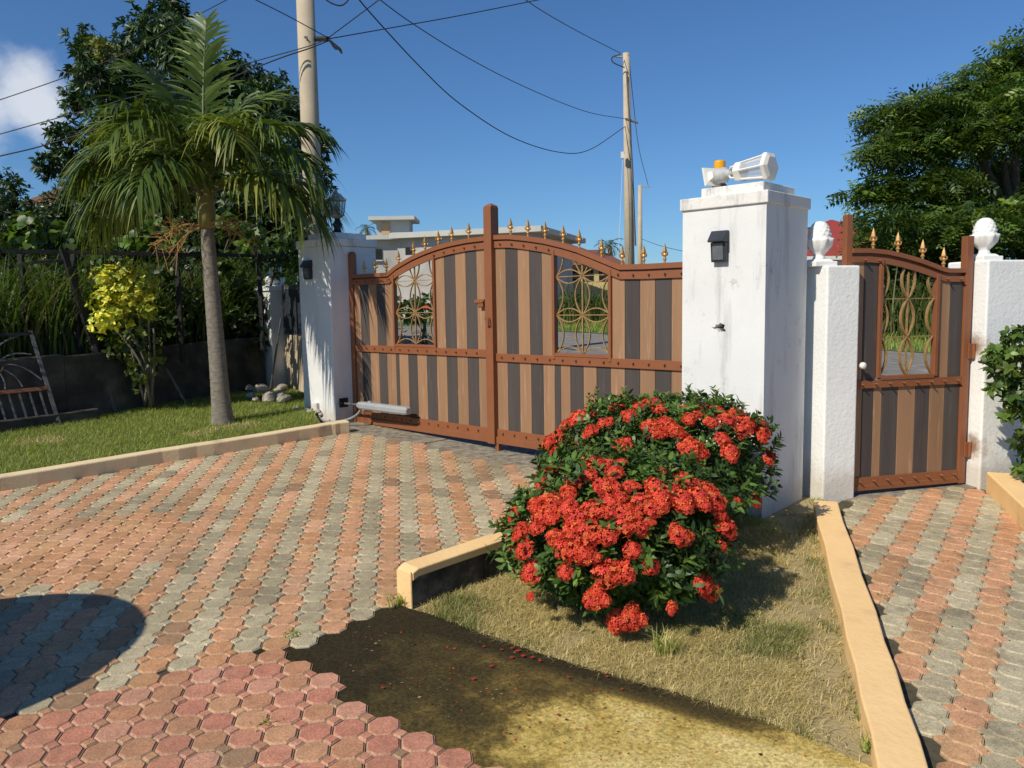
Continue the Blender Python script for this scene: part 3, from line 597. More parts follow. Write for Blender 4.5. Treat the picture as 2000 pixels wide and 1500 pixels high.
def gate_leaf(label, s0, s1, top, ups, los, win, zm, hinge_left, spears, knee):
    r = thing('gate_leaf', label, 'gate', gw((s0 + s1) / 2, .33), 'leaves of the big gate')
    fd = -nv
    H = lambda s, z, d=0: gw(s, z, d)
    a, b2 = (s0 + .06, s1) if hinge_left else (s0 + .085, s1)
    ss = sorted(set(np.round(np.linspace(a, b2, 42), 3)) | {knee})
    # frame
    if hinge_left:
        po = MB().box(H(s0 + .03, (.35 + 2.02) / 2), tv * .03, nv * .03, Z * (2.02 - .35) / 2); po.lathe([(.042, 2.02), (.034, 2.035), (.018, 2.046)], H(s0 + .03, 0), 4, (tv, nv, Z), ph=math.pi / 4)
        obj('hinge_post', po, m_rust, r, bevel=.004)
    else:
        po = MB().box(H(s0 + .0425, (.375 + 2.285) / 2, -.012), tv * .0425, nv * .045, Z * (2.285 - .375) / 2); po.lathe([(.060, 2.285), (.054, 2.297), (.015, 2.315)], H(s0 + .0425, 0, -.012), 4, (tv, nv, Z), ph=math.pi / 4)
        obj('meeting_post', po, m_rust, r, bevel=.004)
        obj('drop_bolt', MB().box(H(s0 + .09, .345, -.02), tv * .02, nv * .015, Z * .035), m_rust, r, bevel=.003)
    obj('top_rail', MB().sweep([H(s, top(s) - .018) for s in ss], nv, .062, .036), m_rust, r)
    obj('top_strip', MB().sweep([H(s, top(s) - .036 - .012 - .027, -.016) for s in ss], nv, .014, .052), m_rust, r)
    obj('back_strip', MB().sweep([H(s, top(s) - .050, .012) for s in ss], nv, .02, .06), m_rust, r)
    obj('bottom_rail', MB().box(H((a + b2) / 2, .408, -.004), tv * (b2 - a) / 2, nv * .034, Z * .028), m_rust, r, bevel=.003)
    obj('bottom_strip', MB().box(H((a + b2) / 2, .465, -.017), tv * ((b2 - a) / 2 - .001), nv * .007, Z * .032), m_rust, r, bevel=.002)
    obj('mid_strip', MB().box(H((a + b2) / 2, zm, -.017), tv * ((b2 - a) / 2 - .001), nv * .007, Z * .032), m_rust, r, bevel=.002)
    if hinge_left: obj('end_stile', MB().box(H(s1 - .008, 1.22, 0), tv * .008, nv * .028, Z * .84), m_rust, r)
    # slats
    def slat(sa, sb, z0, z1f, tan):
        sx = np.linspace(sa + .0015, sb - .0015, 4); poly = [H(sx[0], z0, -.009), H(sx[-1], z0, -.009)] + [H(s, z1f(s), -.009) for s in sx[::-1]]
        obj('slat', MB().prism(poly, nv * .018), m_tan if tan else m_dark, r, bevel=.0025)
    for k, (x, y) in enumerate(zip(los[:-1], los[1:])): slat(x, y, .44, lambda s: zm - .01, k % 2 == 0)
    for grp in ups:
        for k, (x, y) in enumerate(zip(grp[:-1], grp[1:])): slat(x, y, zm + .01, lambda s: top(s) - .065, k % 2 == 0)
    # window
    w0, w1 = win; fr = obj('window_frame', MB().box(H(w0 - .008, (zm + top(w0)) / 2 - .03, -.008), tv * .012, nv * .022, Z * ((top(w0) - zm) / 2 - .035)), m_rust, r, bevel=.002)
    obj('window_frame', MB().box(H(w1 + .008, (zm + top(w1)) / 2 - .03, -.008), tv * .012, nv * .022, Z * ((top(w1) - zm) / 2 - .035)), m_rust, r, bevel=.002)
    obj('window_sill', MB().box(H((w0 + w1) / 2, zm + .042, -.006), tv * ((w1 - w0) / 2 - .004), nv * .022, Z * .012), m_rust, r, bevel=.002)
    zs = [zm + .054 + .285 * k for k in range(4)]
    grille(r, lambda s, z, d: gw(s, z, d), nv, w0 + .004, w1 - .004, zs, lambda s: top(s) - .075, .05, .068, True, m_gold_dull, .012)
    for s in spears: link('spear_finial', SPEAR, r, H(s, top(s)))
    mb = MB()
    for s in np.arange(a + .07, b2 - .03, .128):
        for z in (.467, zm + .004): bolt(mb, H(s, z, -.024), fd)
        if not (w0 - .02 < s < w1 + .02): bolt(mb, H(s, top(s) - .072, -.023), fd)
    tag(obj('bolts', mb, m_rust, r), kind='stuff')
    return r
lo_L = [.062, .155, .289, .427, .55, .687, .733, .868, .995, 1.129, 1.262, 1.397, 1.53, 1.664, 1.795, 1.908]
up_L = [[.062, .155, .289, .42, .55, .688], [1.272, 1.392, 1.529, 1.66, 1.79, 1.908]]
lo_R = [2.005, 2.132, 2.262, 2.388, 2.513, 2.63, 2.688, 2.785, 2.908, 3.032, 3.156, 3.282, 3.408, 3.534, 3.661, 3.79, 3.86]
up_R = [[2.005, 2.127, 2.256, 2.382, 2.508, 2.632], [3.168, 3.283, 3.408, 3.533, 3.66, 3.79, 3.86]]
gl = gate_leaf('left leaf of the striped wooden gate, with the opener arm', .0, 1.925, topL, up_L, lo_L, (.70, 1.258), 1.112, True, (.22, .399, .572, .756, .975, 1.134, 1.314, 1.488, 1.698), .62)
gr = gate_leaf('right leaf of the striped wooden gate, behind the red bushes', 1.93, 3.865, topR, up_R, lo_R, (2.645, 3.155), 1.085, False, (2.179, 2.365, 2.541, 2.719, 2.871, 3.075, 3.254, 3.434, 3.602), 3.25)
mb = MB(); mb.box(gw(1.85, 1.545, -.03), tv * .055, nv * .012, Z * .010); mb.tube([gw(1.80, 1.533, -.045), gw(1.90, 1.533, -.045)], .009, 8); mb.box(gw(1.87, 1.515, -.035), tv * .03, nv * .012, Z * .02); obj('latch', mb, m_rust, gl)
mb = MB(); mb.box(gw(1.975, 1.375, -.07), tv * .012, nv * .01, Z * .03); mb.tube([gw(1.93, 1.40, -.065), gw(1.99, 1.40, -.07), gw(2.0, 1.35, -.075), gw(1.975, 1.34, -.075)], .005, 6); obj('padlock', mb, m_rust, gr)
# --- gate opener arm
r = thing('gate_opener', 'grey motor arm of the gate opener, bolted low on the left leaf', 'gate opener', gw(.55, .53, -.15))
e0, e1 = gw(.29, .583, -.17), gw(1.02, .578, -.14); ea = (e1 - e0) / np.linalg.norm(e1 - e0); es = np.cross(ea, Z)
mb = MB(); secs = []
for u, k in ((0, .55), (.05, .9), (.12, 1), (.93, 1), (.985, .92), (1, .7)):
    p = e0 + (e1 - e0) * u; secs.append([p + es * a * .042 * k + Z * h * .036 * k for a, h in ((-.7, -1), (.7, -1), (1, -.5), (1, .35), (.6, 1), (-.6, 1), (-1, .35), (-1, -.5))])
vs = [v for s_ in secs for v in s_]; fs = [tuple(range(8))[::-1], tuple(40 + k for k in range(8))] + [(8 * i + k, 8 * i + (k + 1) % 8, 8 * i + 8 + (k + 1) % 8, 8 * i + 8 + k) for i in range(5) for k in range(8)]
mb.add(vs, fs); obj('housing', mb, m_alu, r, bevel=.004)
obj('rod', MB().tube([e0 + ea * .02, gw(.06, .58, -.17)], .011, 8), m_greyiron, r)
obj('wall_bracket', MB().box(gw(.035, .58, -.17), tv * .034, nv * .03, Z * .006).box(gw(.006, .58, -.14), tv * .006, nv * .05, Z * .045), m_black, r, bevel=.003)
obj('release_key', MB().box(e0 + ea * .18 + Z * .042, ea * .02, es * .01, Z * .008), m_alu, r, bevel=.002)
obj('leaf_bracket', MB().box(gw(.95, .53, -.07), tv * .03, nv * .05, Z * .006), m_black, r)
fp = lambda s, d, z: LA + tv * s + nv * d + Z * z
cable = [fp(-.335, -.01, .50), fp(-.335, -.05, .50), fp(-.32, -.075, .47), fp(-.25, -.08, .435), fp(-.15, -.07, .415), fp(.0, -.07, .41), fp(.12, -.03, .42), fp(.22, .03, .45), fp(.30, .06, .50), fp(.34, .07, .555)]
def smoothp(P, n=6):
    P = np.array(P, float); Q = np.vstack([2 * P[0] - P[1], P, 2 * P[-1] - P[-2]]); o = []
    for i in range(1, len(Q) - 2):
        for u in np.linspace(0, 1, n, endpoint=False):
            o.append(.5 * ((2 * Q[i]) + (Q[i + 1] - Q[i - 1]) * u + (2 * Q[i - 1] - 5 * Q[i] + 4 * Q[i + 1] - Q[i + 2]) * u * u + (-Q[i - 1] + 3 * Q[i] - 3 * Q[i + 1] + Q[i + 2]) * u ** 3))
    o.append(P[-1]); return o
cr_ = thing('conduit', 'grey flexible conduit looping from the left pillar to the gate opener', 'cable', fp(-.2, -.06, .36))
obj('hose', MB().tube(smoothp(cable), .013, 8), m_conduit, cr_, smooth=True)
obj('junction_box', MB().box(fp(-.315, -.018, .515), tv * .045, nv * .018, Z * .055), m_pil, cr_, bevel=.008)

# ------------------------------------------------------------------ small gate, its posts and pillars
apS = [-.15, .05, .17, .29, .41, .524, .60, .65, .9]; apZ = [1.822, 1.822, 1.812, 1.790, 1.762, 1.728, 1.703, 1.696, 1.696]
topP = lambda s: float(np.interp(s, apS, apZ))
r = thing('garden_gate', 'narrow striped gate between two white pillars at the path end', 'gate', pw(.37, .27))
obj('post', MB().box(pw(-.105, 1.145, .01), pv * .022, pn * .022, Z * .885), m_rust, r, bevel=.003)
obj('post', MB().box(pw(.80, 1.087, 0), pv * .026, pn * .026, Z * .817), m_rust, r, bevel=.003)
ss = sorted(set(np.linspace(-.083, .774, 28)) | {.645})
obj('top_rail', MB().sweep([pw(s, topP(s) - .014) for s in ss], pn, .052, .028), m_rust, r)
obj('top_strip', MB().sweep([pw(s, topP(s) - .068, -.012) for s in ss], pn, .012, .036), m_rust, r)
obj('back_strip', MB().sweep([pw(s, topP(s) - .045, .012) for s in ss], pn, .014, .05), m_rust, r)
obj('bottom_rail', MB().box(pw(.345, .295, 0), pv * .428, pn * .026, Z * .018), m_rust, r, bevel=.003)
obj('bottom_strip', MB().box(pw(.345, .338, -.014), pv * .427, pn * .006, Z * .025), m_rust, r)
obj('mid_strip', MB().box(pw(.345, .965, -.014), pv * .427, pn * .006, Z * .024), m_rust, r)
def pslat(sa, sb, z0, z1f, tan):
    sx = np.linspace(sa + .0015, sb - .0015, 4); obj('slat', MB().prism([pw(sx[0], z0, -.007), pw(sx[-1], z0, -.007)] + [pw(s, z1f(s), -.007) for s in sx[::-1]], pn * .014), m_tan if tan else m_dark, r, bevel=.002)
for k, (x, y) in enumerate(zip(*[(lambda L: (L[:-1], L[1:]))([-.083, .02, .105, .168, .29, .425, .535, .655, .774])][0])): pslat(x, y, .31, lambda s: .95, k in (0, 2, 4, 6))
pslat(-.083, .012, .98, lambda s: topP(s) - .05, True); pslat(.012, .118, .98, lambda s: topP(s) - .05, False)
pslat(.578, .672, .98, lambda s: topP(s) - .05, True); pslat(.672, .774, .98, lambda s: topP(s) - .05, False)
for s in (.131, .563): obj('window_frame', MB().box(pw(s, (1.0 + topP(s)) / 2 - .028, -.006), pv * .012, pn * .02, Z * ((topP(s) - 1.0) / 2 - .03)), m_rust, r, bevel=.002)
obj('window_sill', MB().box(pw(.347, 1.004, -.006), pv * .204, pn * .02, Z * .012), m_rust, r, bevel=.002)
grille(r, lambda s, z, d: pw(s, z, d), pn, .147, .547, [1.018 + .244 * k for k in range(4)], lambda s: topP(s) - .075, .05, .05, False, m_gold_dull, .02)
for s in (.077, .261, .451, .615): link('spear_finial', SPEAR, r, pw(s, topP(s)))
mb = MB()
for s in np.arange(.0, .76, .105):
    for z in (.34, .967): bolt(mb, pw(s, z, -.02), -pn, .006, .03)
    if s < .13 or s > .58: bolt(mb, pw(s, topP(s) - .07, -.018), -pn, .006, .03)
tag(obj('bolts', mb, m_rust, r), kind='stuff')
obj('knob', MB().lathe([(.010, 0), (.010, .02), (.022, .03), (.022, .045), (.012, .054)], pw(-.02, 1.09, -.02), 12, (pv, Z, -pn)), m_whitemetal, r, smooth=True)
for z in (1.155, .50):
    obj('hinge', MB().box(pw(.838, z, -.028), pv * .028, pn * .006, Z * .05).tube([pw(.842, z - .05, -.04), pw(.842, z + .05, -.04)], .011, 8), m_rust, r, bevel=.002)
def pine(o, h=.285):
    """pineapple finial on a square plinth, built from o upwards"""
    k = h / .285; pl = MB().box(o + Z * .016 * k, pv * .078 * k, pn * .078 * k, Z * .016 * k); pl.lathe([(.092 * k, .032 * k), (.066 * k, .048 * k)], o, 4, (pv, pn, Z), ph=math.pi / 4)
    cup = MB().lathe([(.045 * k, .045 * k), (.034 * k, .06 * k), (.032 * k, .075 * k), (.05 * k, .095 * k), (.07 * k, .125 * k), (.077 * k, .155 * k), (.082 * k, .172 * k), (.074 * k, .176 * k)], o, 32, rmod=lambda j, q: 1 + (.10 if q % 4 < 2 else -.05) * (j > 3))
    prof = [(.070 * math.cos(a) ** .8 * k, (.165 + .118 * math.sin(a)) * k) for a in np.linspace(0, 1.52, 21)]
    fruit = MB().lathe(prof, o, 48, rmod=lambda j, q: .95 + .15 * math.sin(math.pi * (((q + (j // 3 % 2) * 2) % 4) + .5) / 4) * math.sin(math.pi * (j % 3 + .5) / 3))
    return pl, cup, fruit
def gate_post_pillar(label, corner, w_, d_, z0, z1, fo, m_new=m_new):
    """corner: near left corner on the ground, front face along pv"""
    c = corner + pv * w_ / 2 + pn * d_ / 2; q = thing('gate_pillar', label, 'pillar', c * [1, 1, 0] + Z * z0, 'small gate pillars')
    obj('shaft', MB().box(c * [1, 1, 0] + Z * (z0 + z1) / 2, pv * w_ / 2, pn * d_ / 2, Z * (z1 - z0) / 2), m_new, q, bevel=.012, seg=3)
    pl, cup, fruit = pine(fo * [1, 1, 0] + Z * (z1 - .003))
    f = obj('finial', cup, m_plaster, q, smooth=True); obj('plinth', pl, m_plaster, f, bevel=.004); obj('fruit', fruit, m_plaster, f, smooth=True)
    return q
sc0 = np.array([1.945, 4.935, 0])
gate_post_pillar('low white pillar with a pineapple finial, right beside the weathered pillar', sc0, .235, .27, .2, 1.715, sc0 + pv * .03 + pn * .13)
rc0 = pw(.852, 0, -.12)
gate_post_pillar('low white pillar with a pineapple finial at the right edge, behind the leafy plant', rc0, .34, .34, .2, 1.745, rc0 + pv * .09 + pn * .13, stucco('rust_stained_white_stucco', lo=.8, hi=.9, streak=.0, base=(.86, .86, .83), bump=.45, bscale=38, rust=[tuple(rc0 + pn * .075 + Z * 1.19), tuple(rc0 + pn * .07 + Z * .53)]))
# ------------------------------------------------------------------ left boundary
wa = np.array([-6.6, 5.15, 0]); wb = np.array([-4.27, 7.62, 0]); wc = np.array([-2.98, 9.62, 0])
def wallseg(mb, p, q, th, z0, z1, ztop2=None):
    d = (q - p) / np.linalg.norm(q - p); m_ = np.array([-d[1], d[0], 0])
    zt = lambda v: SL * v[1]
    P = [p + Z * (zt(p) + z0), q + Z * (zt(q) + z0), q + Z * (zt(q) + z1), p + Z * (zt(p) + z1)]; mb.prism(P, m_ * th)
rw = thing('retaining_wall', 'low mouldy concrete wall in shade behind the lawn', 'wall', zg(-4.2, 7.7))
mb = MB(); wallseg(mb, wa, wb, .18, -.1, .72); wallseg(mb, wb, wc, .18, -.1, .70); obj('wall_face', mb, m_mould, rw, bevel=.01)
mb = MB(); d_ = (wb - wa) / np.linalg.norm(wb - wa); wallseg(mb, wb + np.array([.10, -.13, 0]) - d_ * 1.1, wb + np.array([.10, -.13, 0]) + d_ * .25, .10, -.1, .19); obj('footing', mb, m_mould, rw, bevel=.01)
b = MB(); pts = [wa + [-.1, .15, 0], wb + [-.1, .15, 0], wc + [-.1, .15, 0], np.array([-2.6, 14., 0]), np.array([-14., 14, 0]), np.array([-14., 4, 0])]
b.add([p + Z * (SL * p[1] + .66) for p in pts], [tuple(range(6))]); obj('upper_ground', b, m_ground, label='raised overgrown ground behind the retaining wall', kind='structure')
# iron fence on the wall
fe = thing('iron_fence', 'black iron fence rail and posts above the retaining wall', 'fence', zg(-4.2, 7.8, .7))
fz = [at(-160, 492, 7.0), at(0, 491, 7.55), at(125, 492, 7.85), at(330, 497, 8.35), at(560, 500, 9.3)]
obj('rail', MB().sweep(fz, Z, .035, .04), m_black, fe)
for px, Y in ((40, 7.75), (143, 7.95), (345, 8.5), (505, 9.2)):
    p = at(px, 497, Y); obj('post', MB().box(p * [1, 1, 0] + Z * ((p[2] + .95) / 2), (.022, 0, 0), (0, .022, 0), Z * (p[2] - .95) / 2), m_black, fe, bevel=.002)
# pole leaning against the fence, and its broken arm
lp = thing('leaning_frame', 'rusty black steel frame leaning against the fence beside the yellow shrub', 'steel frame', gnd(225, 806, .1))
t0, t1 = at(122, 486, 7.75), gnd(225, 806, .085); kn = t0 * .43 + t1 * .57
obj('upper_pole', MB().sweep([t0, kn], np.array([.5, .8, .2]), .055, .05), m_black, lp); obj('lower_pole', MB().sweep([kn - (t1 - t0) * .005, t1], np.array([.5, .8, .2]), .034, .034), m_greyiron, lp)
obj('arm', MB().sweep([at(20, 522, 7.6), at(70, 512, 7.65), t0 + (t1 - t0) * .065], np.array([.3, .9, .2]), .04, .04), m_black, lp)
obj('cross_bar', MB().sweep([gnd(118, 798, .2), gnd(215, 785, .2)], Z, .03, .03), m_greyiron, lp)
# thin stake
obj('stake', MB().tube([gnd(365, 790, .1), at(325, 720, 8.3)], .012, 6), m_greyiron, label='thin stake leaning on the mouldy wall behind the palm trunk', cat='stake')
obj('stick', MB().tube([gnd(528, 762, .1), at(549, 622, 9.3)], .011, 6), m_greyiron, label='thin rusty rod leaning on the pillar with the ball finial', cat='rod')
# discarded gate panel
og = thing('discarded_gate', 'old wrought iron gate panel leaning at the left edge, with a wheel of spokes', 'gate panel', gnd(60, 832, .1))
q00, q10 = gnd(-160, 862, .09), gnd(116, 829, .09); q11 = at(62, 655, 7.45); q01 = q00 + (q11 - q10)
def oq(u, v): return q00 + (q10 - q00) * u + (q11 - q10) * v
onv = np.cross(q10 - q00, q11 - q10); onv /= np.linalg.norm(onv)
for u0, v0, u1, v1, w_, mm in ((1, 0, 1, 1.05, .032, m_greyiron), (0, 0, 0, 1.05, .032, m_greyiron), (0, .41, 1, .41, .034, m_rust), (0, 1.02, 1, 1.02, .03, m_black), (0, .03, 1, .03, .025, m_black)): obj('frame_bar', MB().sweep([oq(u0, v0), oq(u1, v1)], onv, .022, w_), mm, og)
for u_ in np.linspace(.08, .93, 12): obj('bar', MB().sweep([oq(u_, .03), oq(u_, .41)], onv, .014, .016), m_greyiron, og)
hub = (.66, .70); L1 = np.linalg.norm(q10 - q00); L2 = np.linalg.norm(q11 - q10)
obj('hub', MB().tube([oq(hub[0] + .065 * math.cos(g) / L1, hub[1] + .065 * math.sin(g) / L2) for g in np.linspace(0, 6.2832, 20)], .008, 6, cap=False), m_dryst, og)
for k in range(10):
    g = k * .628 + .2; ca, sa = math.cos(g), math.sin(g); ends = []
    for rr_ in np.linspace(.07, .42, 8):
        u_, v_ = hub[0] + (rr_ * ca - .06 * math.sin(rr_ * 9) * sa) / L1, hub[1] + (rr_ * sa + .06 * math.sin(rr_ * 9) * ca) / L2
        if 0 < u_ < 1 and .41 < v_ < 1.02: ends.append(oq(u_, v_))
    if len(ends) > 1: obj('spoke', MB().tube(ends, .008, 6), m_greyiron, og)
# pillar with ball finial and low wall to the gate pillar
bp_ = np.array([-2.87, 9.80, 0]); r = thing('ball_pillar', 'old white pillar with a ball finial, left of the gate pillar in shade', 'pillar', bp_ + Z * .5)
c = bp_; obj('shaft', MB().box(c + Z * 1.10, tv * .17, nv * .17, Z * .62), m_pil_old, r, bevel=.008); obj('cap', MB().box(c + Z * 1.75, tv * .19, nv * .19, Z * .03), m_pil_old, r, bevel=.006)
obj('ball', MB().lathe([(.13, 1.78), (.12, 1.80)] + [(.125 * math.sin(a), 1.855 - .075 * math.cos(a)) for a in np.linspace(.5, 2.5, 9)] + [(.092 * math.sin(a), 1.99 - .092 * math.cos(a)) for a in np.linspace(.6, 3.1, 12)], c, 20), m_pil_old, r, smooth=True)
lw = thing('low_wall', 'low cream wall joining the ball pillar to the left gate pillar', 'wall', zg(-2.4, 9.0))
la, lb = bp_ + np.array([.12, -.12, 0]), LA - tv * .50 + nv * .45
mb = MB(); wallseg(mb, lb, la, -.16, -.1, .72); obj('wall_face', mb, m_cream, lw, bevel=.006)
mb = MB(); wallseg(mb, lb + np.array([.03, .03, 0]), la, -.04, .74, 1.26); obj('screen_panel', mb, m_lamp, lw)
mb = MB(); wallseg(mb, lb + np.array([.03, .03, 0]), la, -.05, 1.26, 1.31); wallseg(mb, lb + np.array([.03, .03, 0]), la, -.05, .72, .75); obj('screen_frame', mb, m_greyiron, lw)
# rubble
def rock(c, r_, seed):
    bm = bmesh.new(); bmesh.ops.create_icosphere(bm, subdivisions=2, radius=r_); q = random.Random(seed); ph = [q.uniform(0, 6) for _ in range(6)]
    for v in bm.verts:
        k = 1 + .22 * math.sin(ph[0] + v.co.x * 5 / r_ * .4) + .2 * math.sin(ph[1] + v.co.y * 2 / r_) + .15 * math.sin(ph[2] + v.co.z * 2.5 / r_); v.co *= k; v.co.z *= .65
    mb = MB(); mb.add([np.array(v.co) + c for v in bm.verts], [tuple(v.index for v in f.verts) for f in bm.faces]); bm.free(); return mb
rk = random.Random(4); LBR = ['in the shaded heap by the ball pillar', 'at the foot of the left gate pillar']
for k in range(16):
    p = gnd(rk.uniform(470, 560), rk.uniform(755, 785), .13); obj('rock', rock(p, rk.uniform(.035, .085), k), m_stone, label='pale rock in the shaded rubble heap by the ball pillar', cat='rock', group='rocks by the ball pillar')
for k in range(12):
    p = LA + tv * rk.uniform(-.6, -.1) + nv * rk.uniform(-.12, -.03); p = np.array(zg(p[0], p[1], .092)); obj('rock', rock(p, rk.uniform(.018, .032), 50 + k), m_stone, label='small pale stone at the foot of the left gate pillar', cat='rock', group='stones at the left gate pillar')

# ------------------------------------------------------------------ vegetation tools
def unit(n):
    v = rng.normal(size=(n, 3)); return v / np.linalg.norm(v, axis=1)[:, None]
def nrm(v): return v / (np.linalg.norm(v, axis=-1, keepdims=True) + 1e-9)
def leaves(P, D, Nn, L, W, fold=.35, droop=.12):
    """folded rhombic leaves: base P, direction D, normal Nn"""
    n = len(P); D = nrm(D); S = nrm(np.cross(D, Nn)); U = np.cross(S, D); L = np.broadcast_to(L, n)[:, None]; W = np.broadcast_to(W, n)[:, None]
    a = P + D * L * .45 + S * W * .5 + U * W * fold * .5; c = P + D * L * .45 - S * W * .5 + U * W * fold * .5; t_ = P + D * L - Z * L * droop
    V = np.stack([P, a, t_, c], 1).reshape(-1, 3); i = np.arange(n)[:, None] * 4
    return V, np.concatenate([i + [0, 1, 2], i + [0, 2, 3]], 0)
def leaves6(P, D, Nn, L, W, fold=.3, droop=.12):
    """rounder leaves: hexagon folded on its midrib"""
    n = len(P); D = nrm(D); S = nrm(np.cross(D, Nn)); U = np.cross(S, D); L = np.broadcast_to(L, n)[:, None]; W = np.broadcast_to(W, n)[:, None]; o = []
    for u, k in ((0, 0), (.28, 1), (.68, .85), (1, 0), (.68, -.85), (.28, -1)): o.append(P + D * L * u + S * W * .5 * k + U * W * fold * .5 * abs(k) - Z * L * droop * u * u)
    i = np.arange(n)[:, None] * 6; return np.stack(o, 1).reshape(-1, 3), np.concatenate([i + [0, 1, 5], i + [1, 2, 4], i + [1, 4, 5], i + [2, 3, 4]], 0)
def cols(n, pal, k, jit=.18):
    pal = np.array(pal); c = pal[rng.integers(len(pal), size=n)] * (1 + jit * rng.normal(size=(n, 1))).clip(.4, 1.8); return np.repeat(c, k, 0)
def blades(P, H, W, lean, pal, seg=3, jit=.2):
    """curved grass blades; P bases (n,3)"""
    n = len(P); az = rng.uniform(0, 2 * math.pi, n); d = np.c_[np.cos(az), np.sin(az), np.zeros(n)]; s = np.c_[-np.sin(az + rng.normal(0, .6, n)), np.cos(az), np.zeros(n)]
    H = np.broadcast_to(H, n); W = np.broadcast_to(W, n); ln = lean * rng.uniform(.3, 1.3, n); V = []; T = []
    for k in range(seg + 1):
        u = k / seg; c = P + d * (H * ln * u ** 2)[:, None] + Z * (H * (u - .28 * ln * u * u))[:, None]; w_ = (W * (1 - u) ** .7)[:, None]
        if k < seg: V += [c - s * w_ / 2, c + s * w_ / 2]
        else: V += [c]
    V = np.stack(V, 1); m = V.shape[1]; i = np.arange(n)[:, None] * m
    for k in range(seg - 1): T += [i + [2 * k, 2 * k + 1, 2 * k + 3], i + [2 * k, 2 * k + 3, 2 * k + 2]]
    T += [i + [2 * seg - 2, 2 * seg - 1, 2 * seg]]
    return V.reshape(-1, 3), np.concatenate(T, 0), cols(n, pal, m, jit)
def join(*parts):
    V = []; T = []; C = []; o = 0
    for v, t, c in parts: V.append(v); T.append(t + o); C.append(c); o += len(v)
    return np.vstack(V), np.vstack(T), np.vstack(C)
def scatter(poly, n):
    P = np.array(poly); lo, hi = P.min(0), P.max(0); o = []
    while len(o) < n:
        q = lo + rng.random((n * 2, 2)) * (hi - lo); q = q[inpoly(q[:, 0], q[:, 1], poly)]; o = q if len(o) == 0 else np.vstack([o, q])
    return o[:n]
def onsl(q, dz): return np.c_[q, SL * q[:, 1] + dz]
def vnoise(x, y, s, ph=0): return np.sin(x * s + ph + 1.3 * np.sin(y * s * .7 + ph)) * np.cos(y * s * .9 + 2.1 * ph + 1.1 * np.sin(x * s * .6))
GREEN = [(.26, .33, .065), (.31, .37, .085), (.21, .28, .05), (.38, .40, .12)]; STRAW = [(.64, .53, .26), (.56, .46, .22), (.70, .60, .33), (.48, .40, .17)]
# lawn grass: near strip dense
q = scatter([(-5.4, 3.95), (-1.78, 7.22), (-2.0, 7.95), (-2.05, 8.5), (-2.75, 9.6), (-3.0, 9.5), (-4.2, 7.8), (-5.9, 5.9)], 52000)
dry = vnoise(q[:, 0], q[:, 1], 3.1, .5) + .4 * vnoise(q[:, 0], q[:, 1], 9, 1) > .75
g1 = blades(onsl(q[~dry], .08), rng.uniform(.025, .06, (~dry).sum()), .005, .9, GREEN, 2); g2 = blades(onsl(q[dry], .08), rng.uniform(.02, .045, dry.sum()), .005, 1.1, STRAW + GREEN[:1], 2)
V, T, C = join(g1, g2); fobj('grass', V, T, C, m_grass, label='short green lawn grass along the cream kerb', cat='grass', kind='stuff')
# dry turf in the bed
bedin = [(1.06, 2.27), (.829, 2.50), (.58, 2.685), (.273, 2.875), (.084, 3.005), (-.122, 3.165), (-.351, 3.355), (-.44, 3.44), (.95, 4.80), (1.5, 4.6), (1.80, 4.7), (1.34, 3.2)]
q = scatter(bedin, 85000); bare = ((q[:, 0] - 1.04) > (q[:, 1] - 2.25) * .29 - .16 - .06 * vnoise(q[:, 0], q[:, 1], 11, 1)) & (rng.random(len(q)) < .75); q = q[~bare]; q = q[(vnoise(q[:, 0], q[:, 1], 7, .8) + .5 * vnoise(q[:, 0], q[:, 1], 17, 2) + rng.normal(0, .35, len(q))) > -.75]; gsel = (vnoise(q[:, 0], q[:, 1], 5.2, 2.0) + .6 * vnoise(q[:, 0], q[:, 1], 13, .4) + rng.normal(0, .25, len(q))) > .62
edge = (np.abs((q[:, 0] - 1.035) - (q[:, 1] - 2.2) * .268 - .02) < .05) & (vnoise(q[:, 0], q[:, 1], 9, 0) > -.1); gsel |= edge
g1 = blades(onsl(q[~gsel], -.014), rng.uniform(.018, .042, (~gsel).sum()), .003, 1.6, STRAW, 2); g2 = blades(onsl(q[gsel], -.014), rng.uniform(.025, .055, gsel.sum()), .0035, 1.1, [(.24, .27, .085), (.18, .22, .06), (.36, .34, .14), (.5, .42, .2)], 2)
V, T, C = join(g1, g2); fobj('dry_grass', V, T, C, m_grass, label='dry straw coloured turf around the red bushes', cat='grass', kind='stuff')
# weeds: each a small tuft
def tuft(name, p, n, h, label, pal=GREEN, grp=None):
    P = np.tile(p, (n, 1)) + np.c_[rng.normal(0, .022, (n, 2)), np.zeros(n)]; V, T, C = blades(P, rng.uniform(.4, 1, n) * h, .006, .9, pal, 3); fobj(name, V, T, C, m_grass, label=label, cat='weed', group=grp)
tuft('weed', gnd(785, 1178), 70, .075, 'green weed tuft at the end of the short peach kerb'); tuft('weed', gnd(573, 1240), 30, .03, 'tiny weed between the pavers at the tip of the mossy slab')
tuft('weed', gnd(1712, 1470), 80, .08, 'grass tuft at the lower end of the long peach kerb'); tuft('weed', gnd(1600, 985), 60, .07, 'grass tuft at the foot of the low white pillar')
tuft('weed', gnd(363, 893), 24, .05, 'weed sprouting at the foot of the cream kerb'); tuft('weed', gnd(1300, 1275), 60, .12, 'grass tuft in front of the front red bush', GREEN + STRAW[:1])
tuft('weed', gnd(522, 1416), 24, .02, 'tiny weed in a joint of the red foreground pavers'); tuft('weed', gnd(1730, 1165), 22, .02, 'tiny weed in a joint of the path pavers')

